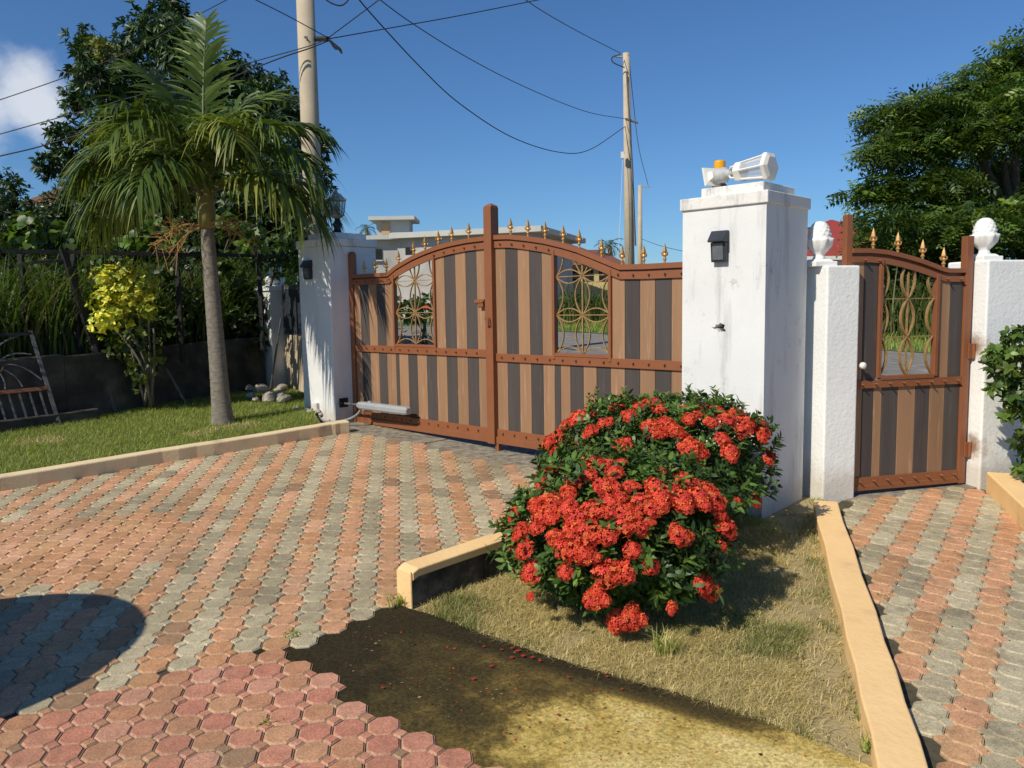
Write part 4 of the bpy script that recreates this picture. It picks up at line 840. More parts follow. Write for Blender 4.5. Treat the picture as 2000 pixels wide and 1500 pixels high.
# ------------------------------------------------------------------ red flowering bushes
def floret_cluster(seed, n=46, R=.036):
    """an umbel: a few overlapping domes of tiny four petalled florets over a dark core"""
    g = np.random.default_rng(seed); V = []; T = []; C = []
    for sub in range(3 if n > 40 else 1):
        ctr = np.array([0, 0, 0.]) if sub == 0 else np.array([g.normal(0, R * .55), g.normal(0, R * .55), g.uniform(-.25, .12) * R]); rs = R * (.92 if sub == 0 else g.uniform(.5, .72)); m = int(n * (1.0 if sub == 0 else .5))
        b0 = len(V)
        for i in range(4):                                            # core
            for k in range(8): h = i / 3 * 1.5; V.append(ctr + rs * .72 * np.array([math.cos(h) * math.cos(k * .785), math.cos(h) * math.sin(k * .785), math.sin(h) * .75 - .15])); C.append(np.array((.22, .03, .018)))
        for i in range(3):
            for k in range(8): p = b0 + i * 8 + k; q = b0 + i * 8 + (k + 1) % 8; T += [(p, q, q + 8), (p, q + 8, p + 8)]
        for k in range(m):
            ph = k * 2.39996; ct = 1 - (k + .5) / m * 1.15; st = math.sqrt(max(0, 1 - ct * ct)); d = np.array([st * math.cos(ph), st * math.sin(ph), ct]) + g.normal(0, .16, 3); d /= np.linalg.norm(d)
            c = ctr + d * [1, 1, .78] * rs * g.uniform(.78, 1.12); nd = d + g.normal(0, .35, 3); nd /= np.linalg.norm(nd); a = np.cross(nd, g.normal(size=3)); a /= np.linalg.norm(a); b3 = np.cross(nd, a); base = len(V)
            col = np.array([(.86, .105, .055), (.76, .07, .04), (.90, .15, .06), (.92, .22, .07), (.82, .09, .07)][g.integers(5)]) * g.uniform(.75, 1.12); r_ = .0082 * g.uniform(.8, 1.2)
            V.append(c); C.append(col * .8)
            for m4 in range(4):
                g_ = m4 * math.pi / 2; e = a * math.cos(g_) + b3 * math.sin(g_); f = a * math.cos(g_ + .6) + b3 * math.sin(g_ + .6); h = a * math.cos(g_ - .6) + b3 * math.sin(g_ - .6)
                V += [c + f * r_ * .6 + nd * .0015, c + e * r_ + nd * .0005, c + h * r_ * .6 + nd * .0015]; C += [col] * 3; q = base + 1 + 3 * m4; T += [(base, q + 1, q), (base, q + 2, q + 1)]
    return fmesh('flower_cluster', np.array(V), np.array(T), np.array(C), m_petal)
FL = [floret_cluster(s, n, R) for s, n, R in ((1, 110, .036), (2, 95, .033), (3, 120, .038), (4, 30, .024), (5, 105, .035), (6, 100, .034))]
IXG = [(.035, .075, .014), (.05, .10, .018), (.075, .14, .025), (.028, .06, .012), (.10, .17, .03)]
def bush(name, label, c, rad, p_, nsh, cl_px, extra, sprigs, base):
    r = thing(name, label, 'bush', base, 'red flowering bushes in the bed'); c = np.array(c); rad = np.array(rad)
    def surf(d): return d / ((np.abs(d / rad) ** p_).sum(-1, keepdims=True)) ** (1 / p_)
    d = unit(nsh * 2); d = d[d[:, 2] > -.72][:nsh]; n = len(d); lump = 1 + .06 * np.sin(5 * d[:, 0] + 3 * d[:, 2] * 2) + .05 * np.sin(9 * d[:, 1] + 4 * d[:, 0])
    k = (1 - .45 * rng.random(n) ** 1.8) * lump * np.where(d[:, 2] < -.2, .82 + .25 * (d[:, 2] + .2), 1); P = c + surf(d) * k[:, None]; A = nrm(d * .8 + np.array([0, 0, .75]) + rng.normal(0, .3, (n, 3)))
    Vs = []; Ts = []; Cs = []; o = 0
    tint = rng.integers(len(IXG), size=n)
    def shoot(P, A, m, ll, lw_, spc, tint):
        nonlocal o
        n = len(P); X = nrm(np.cross(A, rng.normal(size=(n, 3)))); Y = np.cross(A, X)
        for j in range(m):
            g = j * math.pi / 2 * 1.0 + (j // 2) * .0 + rng.normal(0, .25, n); pr = (math.pi * (j % 2)); ang = pr + (j // 2) * math.pi / 2 + rng.normal(0, .25, n)
            out = X * np.cos(ang)[:, None] + Y * np.sin(ang)[:, None]; b0 = P + A * (spc * (j // 2)); D = nrm(out * .85 + A * .6); L = ll * rng.uniform(.7, 1.15, n)
            v, t = leaves6(b0, D, A, L, L * lw_, .4, .1); Vs.append(v); Ts.append(t + o); o += len(v)
            cc = np.array(IXG)[tint] * rng.uniform(.75, 1.3, (n, 1)) * (1 + .05 * j); Cs.append(np.repeat(cc, 6, 0))
    shoot(P, A, 8, .052, .35, .016, tint)
    if sprigs is not None:
        n2 = sprigs; dd = unit(n2 * 6); dd = dd[dd[:, 2] > .55][:n2]; P2 = c + surf(dd) * .98; hgt = rng.uniform(.03, .13, len(dd))
        for kk in range(len(dd)): 
            for j in range(int(hgt[kk] / .02) + 1): shoot(P2[kk:kk + 1] + Z * j * .02 * 1.0, Z[None] + rng.normal(0, .12, (1, 3)), 4, .038, .36, .012, np.array([4]))
    obj_l = fobj('foliage', np.vstack(Vs), np.vstack(Ts), np.vstack(Cs), m_gloss, r); obj_l['kind'] = 'stuff'
    # woody stems
    for k_ in range(9):
        g = k_ * .7; e = c + np.array([math.cos(g) * rad[0] * .55, math.sin(g) * rad[1] * .55, rad[2] * .1]); s0_ = np.array(base) + np.array([math.cos(g) * .07, math.sin(g) * .07, -.01])
        obj('stem', MB().tube([s0_, s0_ * .6 + e * .4 + rng.normal(0, .015, 3), e], [.012, .009, .006], 6), m_wood, r)
    def put(p, d_, sc_):
        o2 = link('flower_cluster', FL[int(rng.choice((0, 1, 2, 4, 5)))], r, p); q = nrm(np.array(d_) * .8 + Z * .6); o2.rotation_mode = 'QUATERNION'
        o2.rotation_quaternion = Vector(q).to_track_quat('Z', 'Y'); o2.scale = (sc_, sc_, sc_ * .9)
    for px, py, rpx in cl_px:
        dr = ray(px, py); dr /= np.linalg.norm(dr); ts = np.linspace(2.2, 6, 900); X = CAM + dr * ts[:, None]; f = (np.abs((X - c) / rad) ** p_).sum(1)
        hit = np.where(f < 1.0)[0]; i = hit[0] if len(hit) else int(f.argmin()); p = X[i]; dep = ts[i]; sc_ = rpx * dep / FPX / .0385 * rng.uniform(.75, 1.15)
        put(p - dr * .035 + Z * .008, (p - c) / rad, float(np.clip(sc_, .55, 1.9)))
    de = unit(300); de = de[(de[:, 1] < -.1) & (de[:, 2] > .25)][:14]
    for q in de: put(c + surf(q[None])[0] * 1.03, q / rad, rng.uniform(.6, .95))
    dd = unit(400); dd = dd[(dd[:, 1] > -.2) & (dd[:, 2] > -.1)][:extra]
    for q in dd: put(c + surf(q[None])[0], q / rad, rng.uniform(.8, 1.2))
    return r
cz = lambda x, y: (x, y, SL * y)
front_fl = [(1040, 1125, 26), (1105, 1122, 24), (1025, 1080, 24), (1020, 1040, 28), (1050, 1035, 26), (1075, 990, 30), (1110, 1000, 26), (1110, 965, 24), (1130, 1020, 30), (1150, 1045, 28), (1110, 1075, 26), (1130, 1085, 24), (1187, 1122, 28), (1160, 1175, 24), (1158, 1175, 22), (1230, 1215, 26), (1205, 1215, 24), (1235, 1080, 20), (1270, 1110, 20), (1265, 1025, 14), (1325, 1053, 26), (1220, 1010, 26), (1218, 1030, 24), (1160, 1000, 28), (1190, 985, 26), (1210, 975, 22), (1255, 985, 26), (1290, 975, 28), (1330, 980, 28), (1310, 960, 24), (1360, 975, 28), (1390, 985, 28), (1405, 1010, 26), (1415, 1035, 22), (1345, 955, 24), (1380, 965, 24), (1280, 955, 24), (1385, 1160, 26), (1370, 1150, 20), (1312, 1190, 18), (1410, 1070, 14), (1035, 1170, 9), (1085, 1055, 22), (1060, 1010, 26), (1045, 990, 20), (1180, 955, 26), (1150, 935, 26), (1120, 945, 24), (1165, 915, 24), (1200, 930, 24), (1060, 950, 20), (1085, 920, 18), (1230, 955, 22), (1145, 1090, 22), (1335, 940, 22), (1275, 1000, 22)]
rear_fl = [(1080, 868, 26), (1095, 850, 24), (1110, 835, 20), (1130, 820, 20), (1150, 805, 18), (1155, 845, 20), (1180, 830, 20), (1212, 878, 20), (1200, 800, 18), (1245, 803, 20), (1270, 795, 22), (1290, 805, 20), (1275, 840, 24), (1275, 850, 20), (1318, 845, 22), (1300, 830, 20), (1335, 805, 18), (1352, 882, 26), (1302, 912, 20), (1375, 800, 18), (1400, 810, 22), (1420, 825, 24), (1440, 815, 24), (1460, 830, 24), (1450, 845, 20), (1480, 835, 22), (1488, 850, 18), (1410, 862, 20), (1424, 885, 20), (1390, 830, 20), (1360, 815, 18), (1230, 820, 18), (1500, 905, 14), (1085, 890, 18), (1075, 915, 20), (1120, 930, 22), (1150, 920, 22), (1345, 820, 16), (1475, 985, 12), (1440, 985, 12)]
bush('flowering_bush', 'low red flowering bush in front, beside the short peach kerb', (.455, 3.46, .440), (.475, .42, .365), 2.4, 1500, front_fl, 22, 8, cz(.44, 3.42))
bush('flowering_bush', 'taller red flowering bush behind, against the weathered white pillar', (.80, 4.28, .590), (.575, .43, .355), 2.8, 1900, rear_fl, 16, 34, cz(.80, 4.28))
# stray sprig and fallen petals
for k, (px, py) in enumerate(((1360, 1055), (1000, 1265), (1012, 1270), (1022, 1280), (960, 1300), (1040, 1283), (925, 1325), (748, 1342), (1090, 1395), (1030, 1395), (1110, 1322), (1185, 1320), (1215, 1345), (1000, 1283), (980, 1268), (1055, 1290), (945, 1262))):
    if k == 0: continue
    p = gnd(px, py, 0); o2 = link('fallen_flower', FL[3], None, p); s_ = .22 + .25 * rng.random(); o2.scale = (s_, s_, .05); tag(o2, 'tiny fallen red petals on the mossy concrete slab', 'petals', 'fallen petals on the slab')
wp = [(180, 985), (250, 1060), (120, 1035), (330, 975), (690, 905), (735, 880), (800, 870), (640, 930), (470, 1180), (560, 1120), (300, 1130), (860, 900), (1800, 1120), (1900, 1290)]
for k, (px, py) in enumerate(wp):
    if k % 2 == 0: tuft('weed', gnd(px, py, -.006), 14, .014 + .006 * (k % 3), 'tiny green weed sprouting from a joint between the driveway pavers' if px < 1200 else 'tiny green weed in a joint of the narrow path, halfway along', GREEN, 'weeds in the driveway joints' if px < 1200 else None)
# flecks of paint, grit and dry bits lying on the paving
def flecks(poly, n, pal, size, label, dz=.001):
    q = scatter(poly, n); P = onsl(q, dz); a = rng.uniform(0, 6.28, n); D = np.c_[np.cos(a), np.sin(a), np.full(n, .05)]; L = size * rng.uniform(.4, 1.3, n); V, T = leaves(P, D, np.tile(Z, (n, 1)) + rng.normal(0, .15, (n, 3)), L, L * rng.uniform(.4, .9, n), .25, 0); fobj('litter', V, T, cols(n, pal, 4, .2), m_grass, label=label, cat='litter', kind='stuff')
flecks([(1.3, 2.3), (1.55, 3.1), (2.05, 4.8), (2.95, 5.12), (2.75, 4.3), (2.4, 3.0), (2.3, 2.3)], 420, [(.75, .72, .65), (.5, .42, .3), (.3, .2, .1)], .011, 'pale flecks of paint and grit scattered on the narrow path')
flecks([(-3.5, 5.4), (-1.65, 7.1), (-.2, 6.0), (-.2, 4.3), (-.6, 3.5), (-2.4, 3.0), (-3.3, 4.2)], 320, [(.16, .10, .05), (.30, .2, .1), (.10, .12, .04), (.5, .42, .3)], .016, 'dry leaf bits and grit scattered over the driveway')
flecks([(-.7, 3.3), (-.1, 3.1), (.8, 2.5), (1.0, 2.3), (.1, 2.3), (-.7, 2.95)], 260, [(.10, .07, .03), (.4, .3, .15), (.6, .1, .05)], .012, 'dry bits and grit lying on the mossy slab', -.007)
# ------------------------------------------------------------------ palm
pb = gnd(435, 826, .085); ptop = at(404, 445, 7.45); pcr = at(398, 345, 7.45)
pr = thing('palm_tree', 'small palm with ringed grey trunk standing on the lawn', 'palm tree', pb)
n = 46; path_ = [pb + (ptop - pb) * u for u in np.linspace(0, 1, n)]
rad_ = [(.060 + .026 * (1 - u) ** 1.1 + .022 * math.exp(-u * 14)) * (1 + (.025 if i % 2 else 0)) for i, u in enumerate(np.linspace(0, 1, n))]
obj('trunk', MB().tube([pb - Z * .05] + path_, [rad_[0] * 1.15] + rad_, 18), m_bark, pr, smooth=True)
obj('crownshaft', MB().tube([ptop - Z * .01, ptop + (pcr - ptop) * .3, ptop + (pcr - ptop) * .7, pcr, pcr + Z * .12], [.070, .088, .07, .05, .02], 14), m_shaft, pr, smooth=True)
PAL = [(.075, .125, .022), (.095, .15, .028), (.058, .10, .018), (.13, .175, .036)]
def frond(org, az, el, L, bend, npair, ll, hang, seed):
    g = np.random.default_rng(seed); m = 18; pts = [np.array(org, float)]; T_ = []
    for k in range(m):
        u = k / m; e = el - bend * u ** 1.25; d = np.array([math.cos(az) * math.cos(e), math.sin(az) * math.cos(e), math.sin(e)]); T_.append(d); pts.append(pts[-1] + d * L / m)
    T_.append(T_[-1]); P = np.array(pts); T_ = np.array(T_); mb = MB().tube(P, list(np.linspace(.017, .003, m + 1)), 5)
    Vr = np.array(mb.v); Tr = []
    for f in mb.f:
        for i in range(1, len(f) - 1): Tr.append((f[0], f[i], f[i + 1]))
    parts = [(Vr, np.array(Tr), np.tile((.16, .17, .06), (len(Vr), 1)))]
    us = np.repeat(np.linspace(.14, .99, npair), 2); sd_ = np.tile([1., -1.], npair); N_ = len(us); idx = us * m; i0 = np.minimum(idx.astype(int), m - 1); fr = (idx - i0)[:, None]
    B_ = P[i0] * (1 - fr) + P[i0 + 1] * fr; D_ = T_[i0]; S_ = nrm(np.cross(D_, Z)); Un = np.cross(S_, D_)
    out = nrm(S_ * sd_[:, None] * .8 + D_ * (.55 + .5 * us[:, None] ** 2) + Un * .28 + g.normal(0, .17, (N_, 3))); Ln = ll * (np.sin(np.pi * (.12 + .80 * us)) ** .6) * g.uniform(.7, 1.15, N_); W_ = .032 * (.6 + .5 * np.sin(np.pi * us)) * g.uniform(.8, 1.15, N_)
    hg = hang * g.uniform(.6, 1.4, N_); seg = 5; V = []
    for k in range(seg + 1):
        u = k / seg; c = B_ + out * (Ln * u * (1 - .18 * hg * u))[:, None] - Z * (Ln * hg * .62 * u ** 2)[:, None]; w_ = (W_ * (min(1, 4 * (u + .08)) * (1 - u ** 2.2)) + .001)[:, None]
        sv = nrm(np.cross(out, nrm(Un + .5 * S_ * sd_[:, None]))) ; V += [c - sv * w_ / 2, c + sv * w_ / 2]
    V = np.stack(V, 1); q = V.shape[1]; i = np.arange(N_)[:, None] * q; T2 = []
    for k in range(seg): T2 += [i + [2 * k, 2 * k + 1, 2 * k + 3], i + [2 * k, 2 * k + 3, 2 * k + 2]]
    base = np.array(PAL)[g.integers(4)]; cc = np.repeat(base * g.uniform(.75, 1.3, (N_, 1)) * np.where(g.random((N_, 1)) < .08, [[1.9, 1.6, 1.6]], 1), q, 0)
    tipc = np.tile(np.repeat(np.linspace(0, 1, seg + 1), 2), N_)[:, None] ** 4; cc = cc * (1 + tipc * np.array([.9, .5, .3]))
    parts.append((V.reshape(-1, 3), np.concatenate(T2, 0), cc)); return join(*parts)
D2 = math.radians
FR = [(100, 82, 1.75, 26, 62, .46, .35), (150, 74, 1.65, 62, 60, .56, .6), (60, 72, 1.55, 75, 58, .55, .7), (172, 60, 1.40, 98, 58, .58, .85), (180, 46, 1.38, 108, 58, .60, 1.0), (150, 40, 1.42, 96, 58, .58, .9), (10, 60, 1.42, 98, 58, .60, .8), (-15, 42, 1.42, 108, 58, .60, .95), (-55, 58, 1.35, 118, 56, .55, .95), (-110, 62, 1.35, 122, 56, .56, .95), (-168, 48, 1.38, 115, 58, .58, 1.0), (75, 50, 1.5, 90, 54, .55, .9), (120, 56, 1.45, 90, 54, .5, .9), (188, 24, 1.25, 92, 56, .56, 1.1), (246, 70, 1.35, 102, 56, .55, .8), (262, 38, 1.3, 112, 54, .56, 1.1), (165, 20, 1.30, 80, 54, .56, 1.2), (-4, 20, 1.32, 88, 56, .58, 1.05), (32, 34, 1.45, 92, 58, .58, .9), (-35, 68, 1.40, 108, 56, .55, .85), (-22, 30, 1.35, 105, 56, .56, 1.1), (176, 34, 1.35, 112, 56, .58, 1.1), (-95, 45, 1.25, 118, 54, .54, 1.05), (80, 66, 1.6, 70, 58, .54, .7), (130, 70, 1.6, 66, 58, .54, .65)]
for k, (az, el, L, bd, npair, ll, hg) in enumerate(FR):
    V, T, C = frond(pcr + np.array([.03 * math.cos(D2(az)), .03 * math.sin(D2(az)), .05 - .012 * k]), D2(az), D2(el), L * .93, D2(bd), npair, ll * .92, hg, 100 + k); fobj('frond', V, T, C, m_leaf, pr)
for k, (px, py) in enumerate(((300, 480), (330, 495), (320, 460), (485, 470), (465, 440))):   # dried flower stalks
    e = at(px, py, 7.25); s0 = ptop + Z * .02; mid = s0 * .5 + e * .5 + Z * .05; st = obj('dried_stalk', MB().tube(smoothp([s0, mid, e], 5), [.012] * 3 + [.009] * 4 + [.006] * 4, 6), m_dryst, pr); mb = MB()
    for j in range(14):
        u = rng.uniform(.35, 1); b0 = s0 * (1 - u) + e * u + Z * .05 * math.sin(3.14 * u); mb.tube([b0, b0 + rng.normal(0, .06, 3) + (e - s0) * .12, b0 + rng.normal(0, .09, 3) + (e - s0) * .22 - Z * .05], [.004, .003, .002], 4)
    obj('twigs', mb, m_dryst, st, kind='stuff')

# ------------------------------------------------------------------ shrubs and trees from leaf clumps
def clumps(lst, Y, dY=.0, squash=1.0):
    o = []
    for it in lst:
        px, py, rx, ry = it[:4]; y = Y + (it[4] if len(it) > 4 else 0) + rng.normal(0, dY); c = at(px, py, y); k = y / FPX; o.append((c, np.array([rx * k, max(rx, ry) * k * squash, ry * k])))
    return o
def crown(cl, dens, ll, lw_, pal, m_per=7, spread=.8, upb=.35, shell=1.6, jit=.22, droop=.12, rnd=False):
    """broad leaves in rosettes through each clump's volume"""
    Vs = []; Ts = []; Cs = []; o = 0
    for c, rd_ in cl:
        n = max(6, int(dens * (rd_[0] * rd_[2] + rd_[0] * rd_[1]) * 2)); d = unit(n); k = rng.random(n) ** (1 / shell) * (1 + .12 * rng.normal(size=n)); P = c + d * rd_ * k[:, None]; A = nrm(d + np.array([0, 0, upb]) + rng.normal(0, .45, (n, 3))); X = nrm(np.cross(A, rng.normal(size=(n, 3)))); Y_ = np.cross(A, X)
        tint = rng.uniform(.7, 1.3) ; base = np.array(pal)[rng.integers(len(pal), size=n)] * tint
        for j in range(m_per):
            g = j * 2 * math.pi / m_per + rng.normal(0, .4, n); out = X * np.cos(g)[:, None] + Y_ * np.sin(g)[:, None]; D = nrm(out * spread + A * rng.uniform(.1, .9, (n, 1))); L = ll * rng.uniform(.65, 1.25, n)
            v, t = (leaves6 if rnd else leaves)(P, D, A, L, L * lw_, .3, droop); Vs.append(v); Ts.append(t + o); o += len(v); Cs.append(np.repeat(base * (1 + jit * rng.normal(size=(n, 1))).clip(.5, 1.7), 6 if rnd else 4, 0))
    return np.vstack(Vs), np.vstack(Ts), np.vstack(Cs)
def sprays(cl, dens, L, pal, nl=8, flat=.25):
    """feathery pinnate sprays lying in near level layers"""
    Vs = []; Ts = []; Cs = []; o = 0
    for c, rd_ in cl:
        n = int(dens * rd_[0] * rd_[1] * 3); d = unit(n); P = c + d * rd_ * (rng.random(n) ** .45)[:, None]; D = nrm(d * [1, 1, .3] + rng.normal(0, .35, (n, 3)) * [1, 1, .5] - np.array([0, 0, .18])); Nn = nrm(np.array([0, 0, 1.]) + rng.normal(0, flat, (n, 3))); S = nrm(np.cross(D, Nn))
        base = np.array(pal)[rng.integers(len(pal), size=n)] * rng.uniform(.7, 1.3) * rng.uniform(.75, 1.3, (n, 1)); ln = L * rng.uniform(.6, 1.2, n)
        for j in range(nl):
            u = (j // 2 + .6) / (nl / 2); sg = 1 if j % 2 else -1; b0 = P + D * (ln * u)[:, None] - Z * (.18 * ln * u * u)[:, None]; D2_ = nrm(S * sg + D * .5 - Z * .12 + rng.normal(0, .1, (n, 3))); v, t = leaves(b0, D2_, Nn, ln * .42 * (1.15 - .5 * u), ln * .13, .1, .1); Vs.append(v); Ts.append(t + o); o += len(v); Cs.append(np.repeat(base * (1 + .1 * rng.normal(size=(n, 1))), 4, 0))
    return np.vstack(Vs), np.vstack(Ts), np.vstack(Cs)
def limbs(r, base, heads, r0_, m=m_wood, nm='limb'):
    """tapered trunk with limbs reaching into the crown"""
    base = np.array(base); top = base * .45 + np.mean(heads, 0) * .55; obj('trunk', MB().tube(smoothp([base - Z * .2, base * .6 + top * .4 + rng.normal(0, .05, 3), top], 5), list(np.linspace(r0_, r0_ * .55, 11)), 9), m, r, smooth=True)
    for h in heads: obj(nm, MB().tube(smoothp([top - (top - base) * .15, top * .5 + h * .5 + Z * .12, h], 4), list(np.linspace(r0_ * .45, r0_ * .1, 9)), 6), m, r, smooth=True)
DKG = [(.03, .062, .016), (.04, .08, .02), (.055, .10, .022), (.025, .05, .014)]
# croton
cb = gnd(292, 796, .1); r = thing('croton_shrub', 'yellow leaved croton shrub in front of the mouldy wall', 'shrub', cb)
cl = clumps([(215, 545, 38, 28), (250, 535, 40, 25), (280, 565, 34, 28), (205, 585, 35, 28), (245, 580, 45, 30), (290, 600, 25, 22), (200, 625, 28, 30), (235, 620, 40, 28)], 7.85, .08, .8)
V, T, C = crown(cl, 620, .048, .66, [(.72, .66, .06), (.52, .56, .06), (.78, .72, .12), (.36, .42, .05)], 6, .9, .5, rnd=True); fobj('yellow_leaves', V, T, C, m_gloss, r)['kind'] = 'stuff'
cl = clumps([(215, 670, 40, 35), (270, 650, 45, 40), (300, 690, 30, 40), (245, 700, 40, 35), (270, 735, 25, 30)], 8.0, .08, .8)
V, T, C = crown(cl, 170, .075, .5, [(.10, .14, .03), (.06, .10, .02), (.2, .24, .04)], 6, rnd=True); fobj('green_leaves', V, T, C, m_leaf, r)['kind'] = 'stuff'
for px, py in ((205, 620), (235, 590), (268, 600), (290, 620), (300, 640), (250, 640)): e = at(px, py, 7.9); obj('stem', MB().tube(smoothp([cb + rng.normal(0, .03, 3) * [1, 1, 0], cb * .5 + e * .5 + rng.normal(0, .05, 3), e], 4), list(np.linspace(.018, .008, 9)), 6), m_stem, r, smooth=True)
# tall grass behind the wall
GG = [(.13, .19, .04), (.18, .24, .06), (.10, .15, .03), (.25, .25, .09), (.30, .26, .12)]
q = scatter([(-7.2, 4.9), (-4.35, 7.8), (-3.1, 9.75), (-2.7, 10.6), (-3.8, 10.8), (-5.6, 9.0), (-8.2, 6.2)], 9000)
V, T, C = blades(onsl(q, .66), rng.uniform(.55, 1.25, len(q)), rng.uniform(.014, .03, len(q)), .75, [(g_[0] * .5, g_[1] * .62, g_[2] * .55) for g_ in GG], 6, .3); fobj('tall_grass', V, T, C, m_grass, label='tall guinea grass growing behind the iron fence', cat='grass', kind='stuff')
# vines and bushes behind it
def shrub(name, label, cl, dens, ll, lw_, pal, base, m_per=6, grp='shrubs behind the fence', mm=None):
    r = thing(name, label, 'shrub', base, grp); V, T, C = crown(cl, dens, ll, lw_, pal, m_per, rnd=name == 'vine'); fobj('foliage', V, T, C, mm or m_leaf, r)['kind'] = 'stuff'
    for c, rd_ in cl[:4]: obj('stem', MB().tube([np.array(base), (np.array(base) + c) / 2 + rng.normal(0, .06, 3), c], [.03, .02, .01], 5), m_wood, r)
    return r
shrub('vine', 'big round leaved vine at the left above the iron fence', clumps([(25, 462, 40, 22), (75, 470, 45, 25), (110, 450, 25, 18), (55, 440, 30, 15), (130, 478, 25, 20)], 8.6, .15), 150, .11, .8, [(.10, .18, .03), (.14, .22, .04), (.08, .13, .03)], zg(-5.3, 8.6, .66), 4)
shrub('vine', 'leafy green vine right of the palm crown base above the iron fence', clumps([(300, 450, 40, 25), (270, 470, 35, 22), (345, 465, 30, 22), (455, 445, 45, 25), (490, 470, 30, 25)], 9.3, .2), 170, .10, .8, [(.10, .18, .03), (.13, .20, .04), (.07, .12, .03)], zg(-3.9, 9.4, .66), 4)
shrub('shrub', 'dark green bush climbing the ball pillar left of the gate', clumps([(470, 560, 45, 60), (500, 620, 40, 50), (450, 640, 45, 40), (540, 500, 28, 40), (570, 480, 22, 45), (480, 500, 45, 40), (500, 670, 35, 30)], 9.75, .15), 330, .075, .55, [(.05, .09, .02), (.07, .12, .025), (.04, .07, .018)], zg(-3.1, 10.0, .6), 6)
shrub('shrub', 'dark feathery bush under the distant brown roof at left', clumps([(20, 400, 45, 45), (110, 420, 55, 45), (165, 440, 45, 40), (-40, 420, 60, 60), (70, 445, 50, 35), (15, 360, 30, 25)], 11.5, .3), 240, .10, .34, [(.04, .075, .02), (.06, .10, .025), (.03, .055, .015)], zg(-7.6, 11.5, .66), 7)
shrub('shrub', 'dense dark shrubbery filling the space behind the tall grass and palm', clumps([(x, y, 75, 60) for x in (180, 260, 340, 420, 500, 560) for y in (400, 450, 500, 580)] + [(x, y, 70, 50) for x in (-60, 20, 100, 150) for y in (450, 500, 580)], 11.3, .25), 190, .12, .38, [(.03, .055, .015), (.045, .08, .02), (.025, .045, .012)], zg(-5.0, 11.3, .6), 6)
shrub('vine', 'dark tangled vine hanging over the iron fence behind the yellow shrub', clumps([(175, 500, 40, 30), (215, 490, 35, 22), (330, 520, 45, 40), (355, 580, 35, 45), (330, 640, 40, 30), (140, 560, 30, 40), (60, 540, 40, 35), (20, 600, 35, 35), (440, 530, 40, 40)], 8.75, .2), 120, .085, .7, [(.055, .095, .02), (.075, .12, .025), (.04, .07, .018)], zg(-4.5, 8.8, .66), 5)
# big mango tree behind the palm
mb_ = zg(-4.6, 13.3, .5)
tr = thing('mango_tree', 'large dark green tree rising behind the palm', 'tree', mb_)
top_l = [(300, 62, 62, 48), (335, 22, 38, 46), (352, 105, 58, 50), (250, 105, 38, 38), (160, 88, 26, 40), (172, 140, 42, 40), (150, 195, 34, 30), (128, 262, 36, 34), (92, 322, 30, 26), (140, 320, 42, 36), (215, 170, 60, 50), (285, 160, 70, 50), (395, 130, 52, 46), (455, 150, 52, 44), (520, 175, 52, 44), (565, 220, 44, 50), (600, 280, 34, 52), (632, 290, 14, 30), (612, 360, 36, 60), (585, 430, 32, 60), (380, 190, 70, 55), (470, 220, 80, 55), (240, 250, 80, 60), (330, 260, 90, 60), (430, 300, 100, 60), (520, 310, 80, 60), (200, 330, 80, 60), (300, 350, 100, 70), (420, 380, 110, 70), (530, 400, 80, 70), (230, 420, 90, 50), (560, 470, 60, 50)]
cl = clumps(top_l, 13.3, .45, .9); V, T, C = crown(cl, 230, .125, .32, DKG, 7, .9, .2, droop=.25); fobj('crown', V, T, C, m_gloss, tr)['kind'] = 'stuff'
cl = clumps([(195, 95, 30, 22), (215, 120, 28, 20), (180, 110, 22, 20)], 12.9, .2, .9); V, T, C = crown(cl, 230, .11, .34, [(.20, .20, .03), (.14, .17, .03), (.10, .14, .03)], 6, .9, .2); fobj('young_leaves', V, T, C, m_gloss, tr)['kind'] = 'stuff'
limbs(tr, mb_, [at(*p, 13.3) for p in ((300, 110), (215, 180), (170, 300), (400, 170), (520, 230), (570, 340), (345, 90), (260, 220))], .2)
# right-hand feathery tree
rtb = zg(13.4, 19.5, .0); tr = thing('shade_tree', 'large feathery shade tree at the right beyond the small gate', 'tree', rtb)
rl = [(1740, 228, 50, 30), (1795, 212, 60, 28), (1868, 190, 55, 34), (1940, 150, 55, 38), (1990, 112, 45, 36), (1722, 290, 42, 28), (1790, 290, 70, 34), (1870, 265, 70, 40), (1950, 245, 70, 44), (2015, 200, 70, 60), (1688, 378, 36, 10), (1735, 362, 46, 22), (1815, 370, 80, 34), (1905, 350, 80, 40), (1985, 340, 70, 50), (1722, 425, 44, 24), (1795, 440, 70, 34), (1875, 440, 80, 40), (1965, 430, 80, 46), (1765, 500, 60, 34), (1850, 510, 80, 44), (1950, 510, 80, 50), (1702, 470, 34, 20), (2085, 160, 70, 70), (2100, 300, 80, 80), (2090, 450, 80, 60), (2190, 240, 90, 100), (2190, 420, 90, 90), (1770, 575, 70, 40), (1860, 590, 90, 44), (1950, 590, 80, 50), (2040, 90, 50, 50), (1800, 250, 50, 30), (1700, 560, 50, 40)]
cl = clumps([(*it, rng.normal(0, 1.0)) for it in rl], 18.5, 0, 1.2)
V, T, C = sprays(cl, 210, .40, [(.05, .10, .02), (.075, .135, .024), (.11, .175, .03), (.04, .075, .015), (.16, .22, .036)], 8, .5); fobj('crown', V, T, C, m_leaf, tr)['kind'] = 'stuff'
limbs(tr, rtb, [at(*p, 18.5) for p in ((1740, 260), (1730, 375), (1870, 220), (1990, 130), (1800, 440), (1960, 300), (2080, 250))], .34)
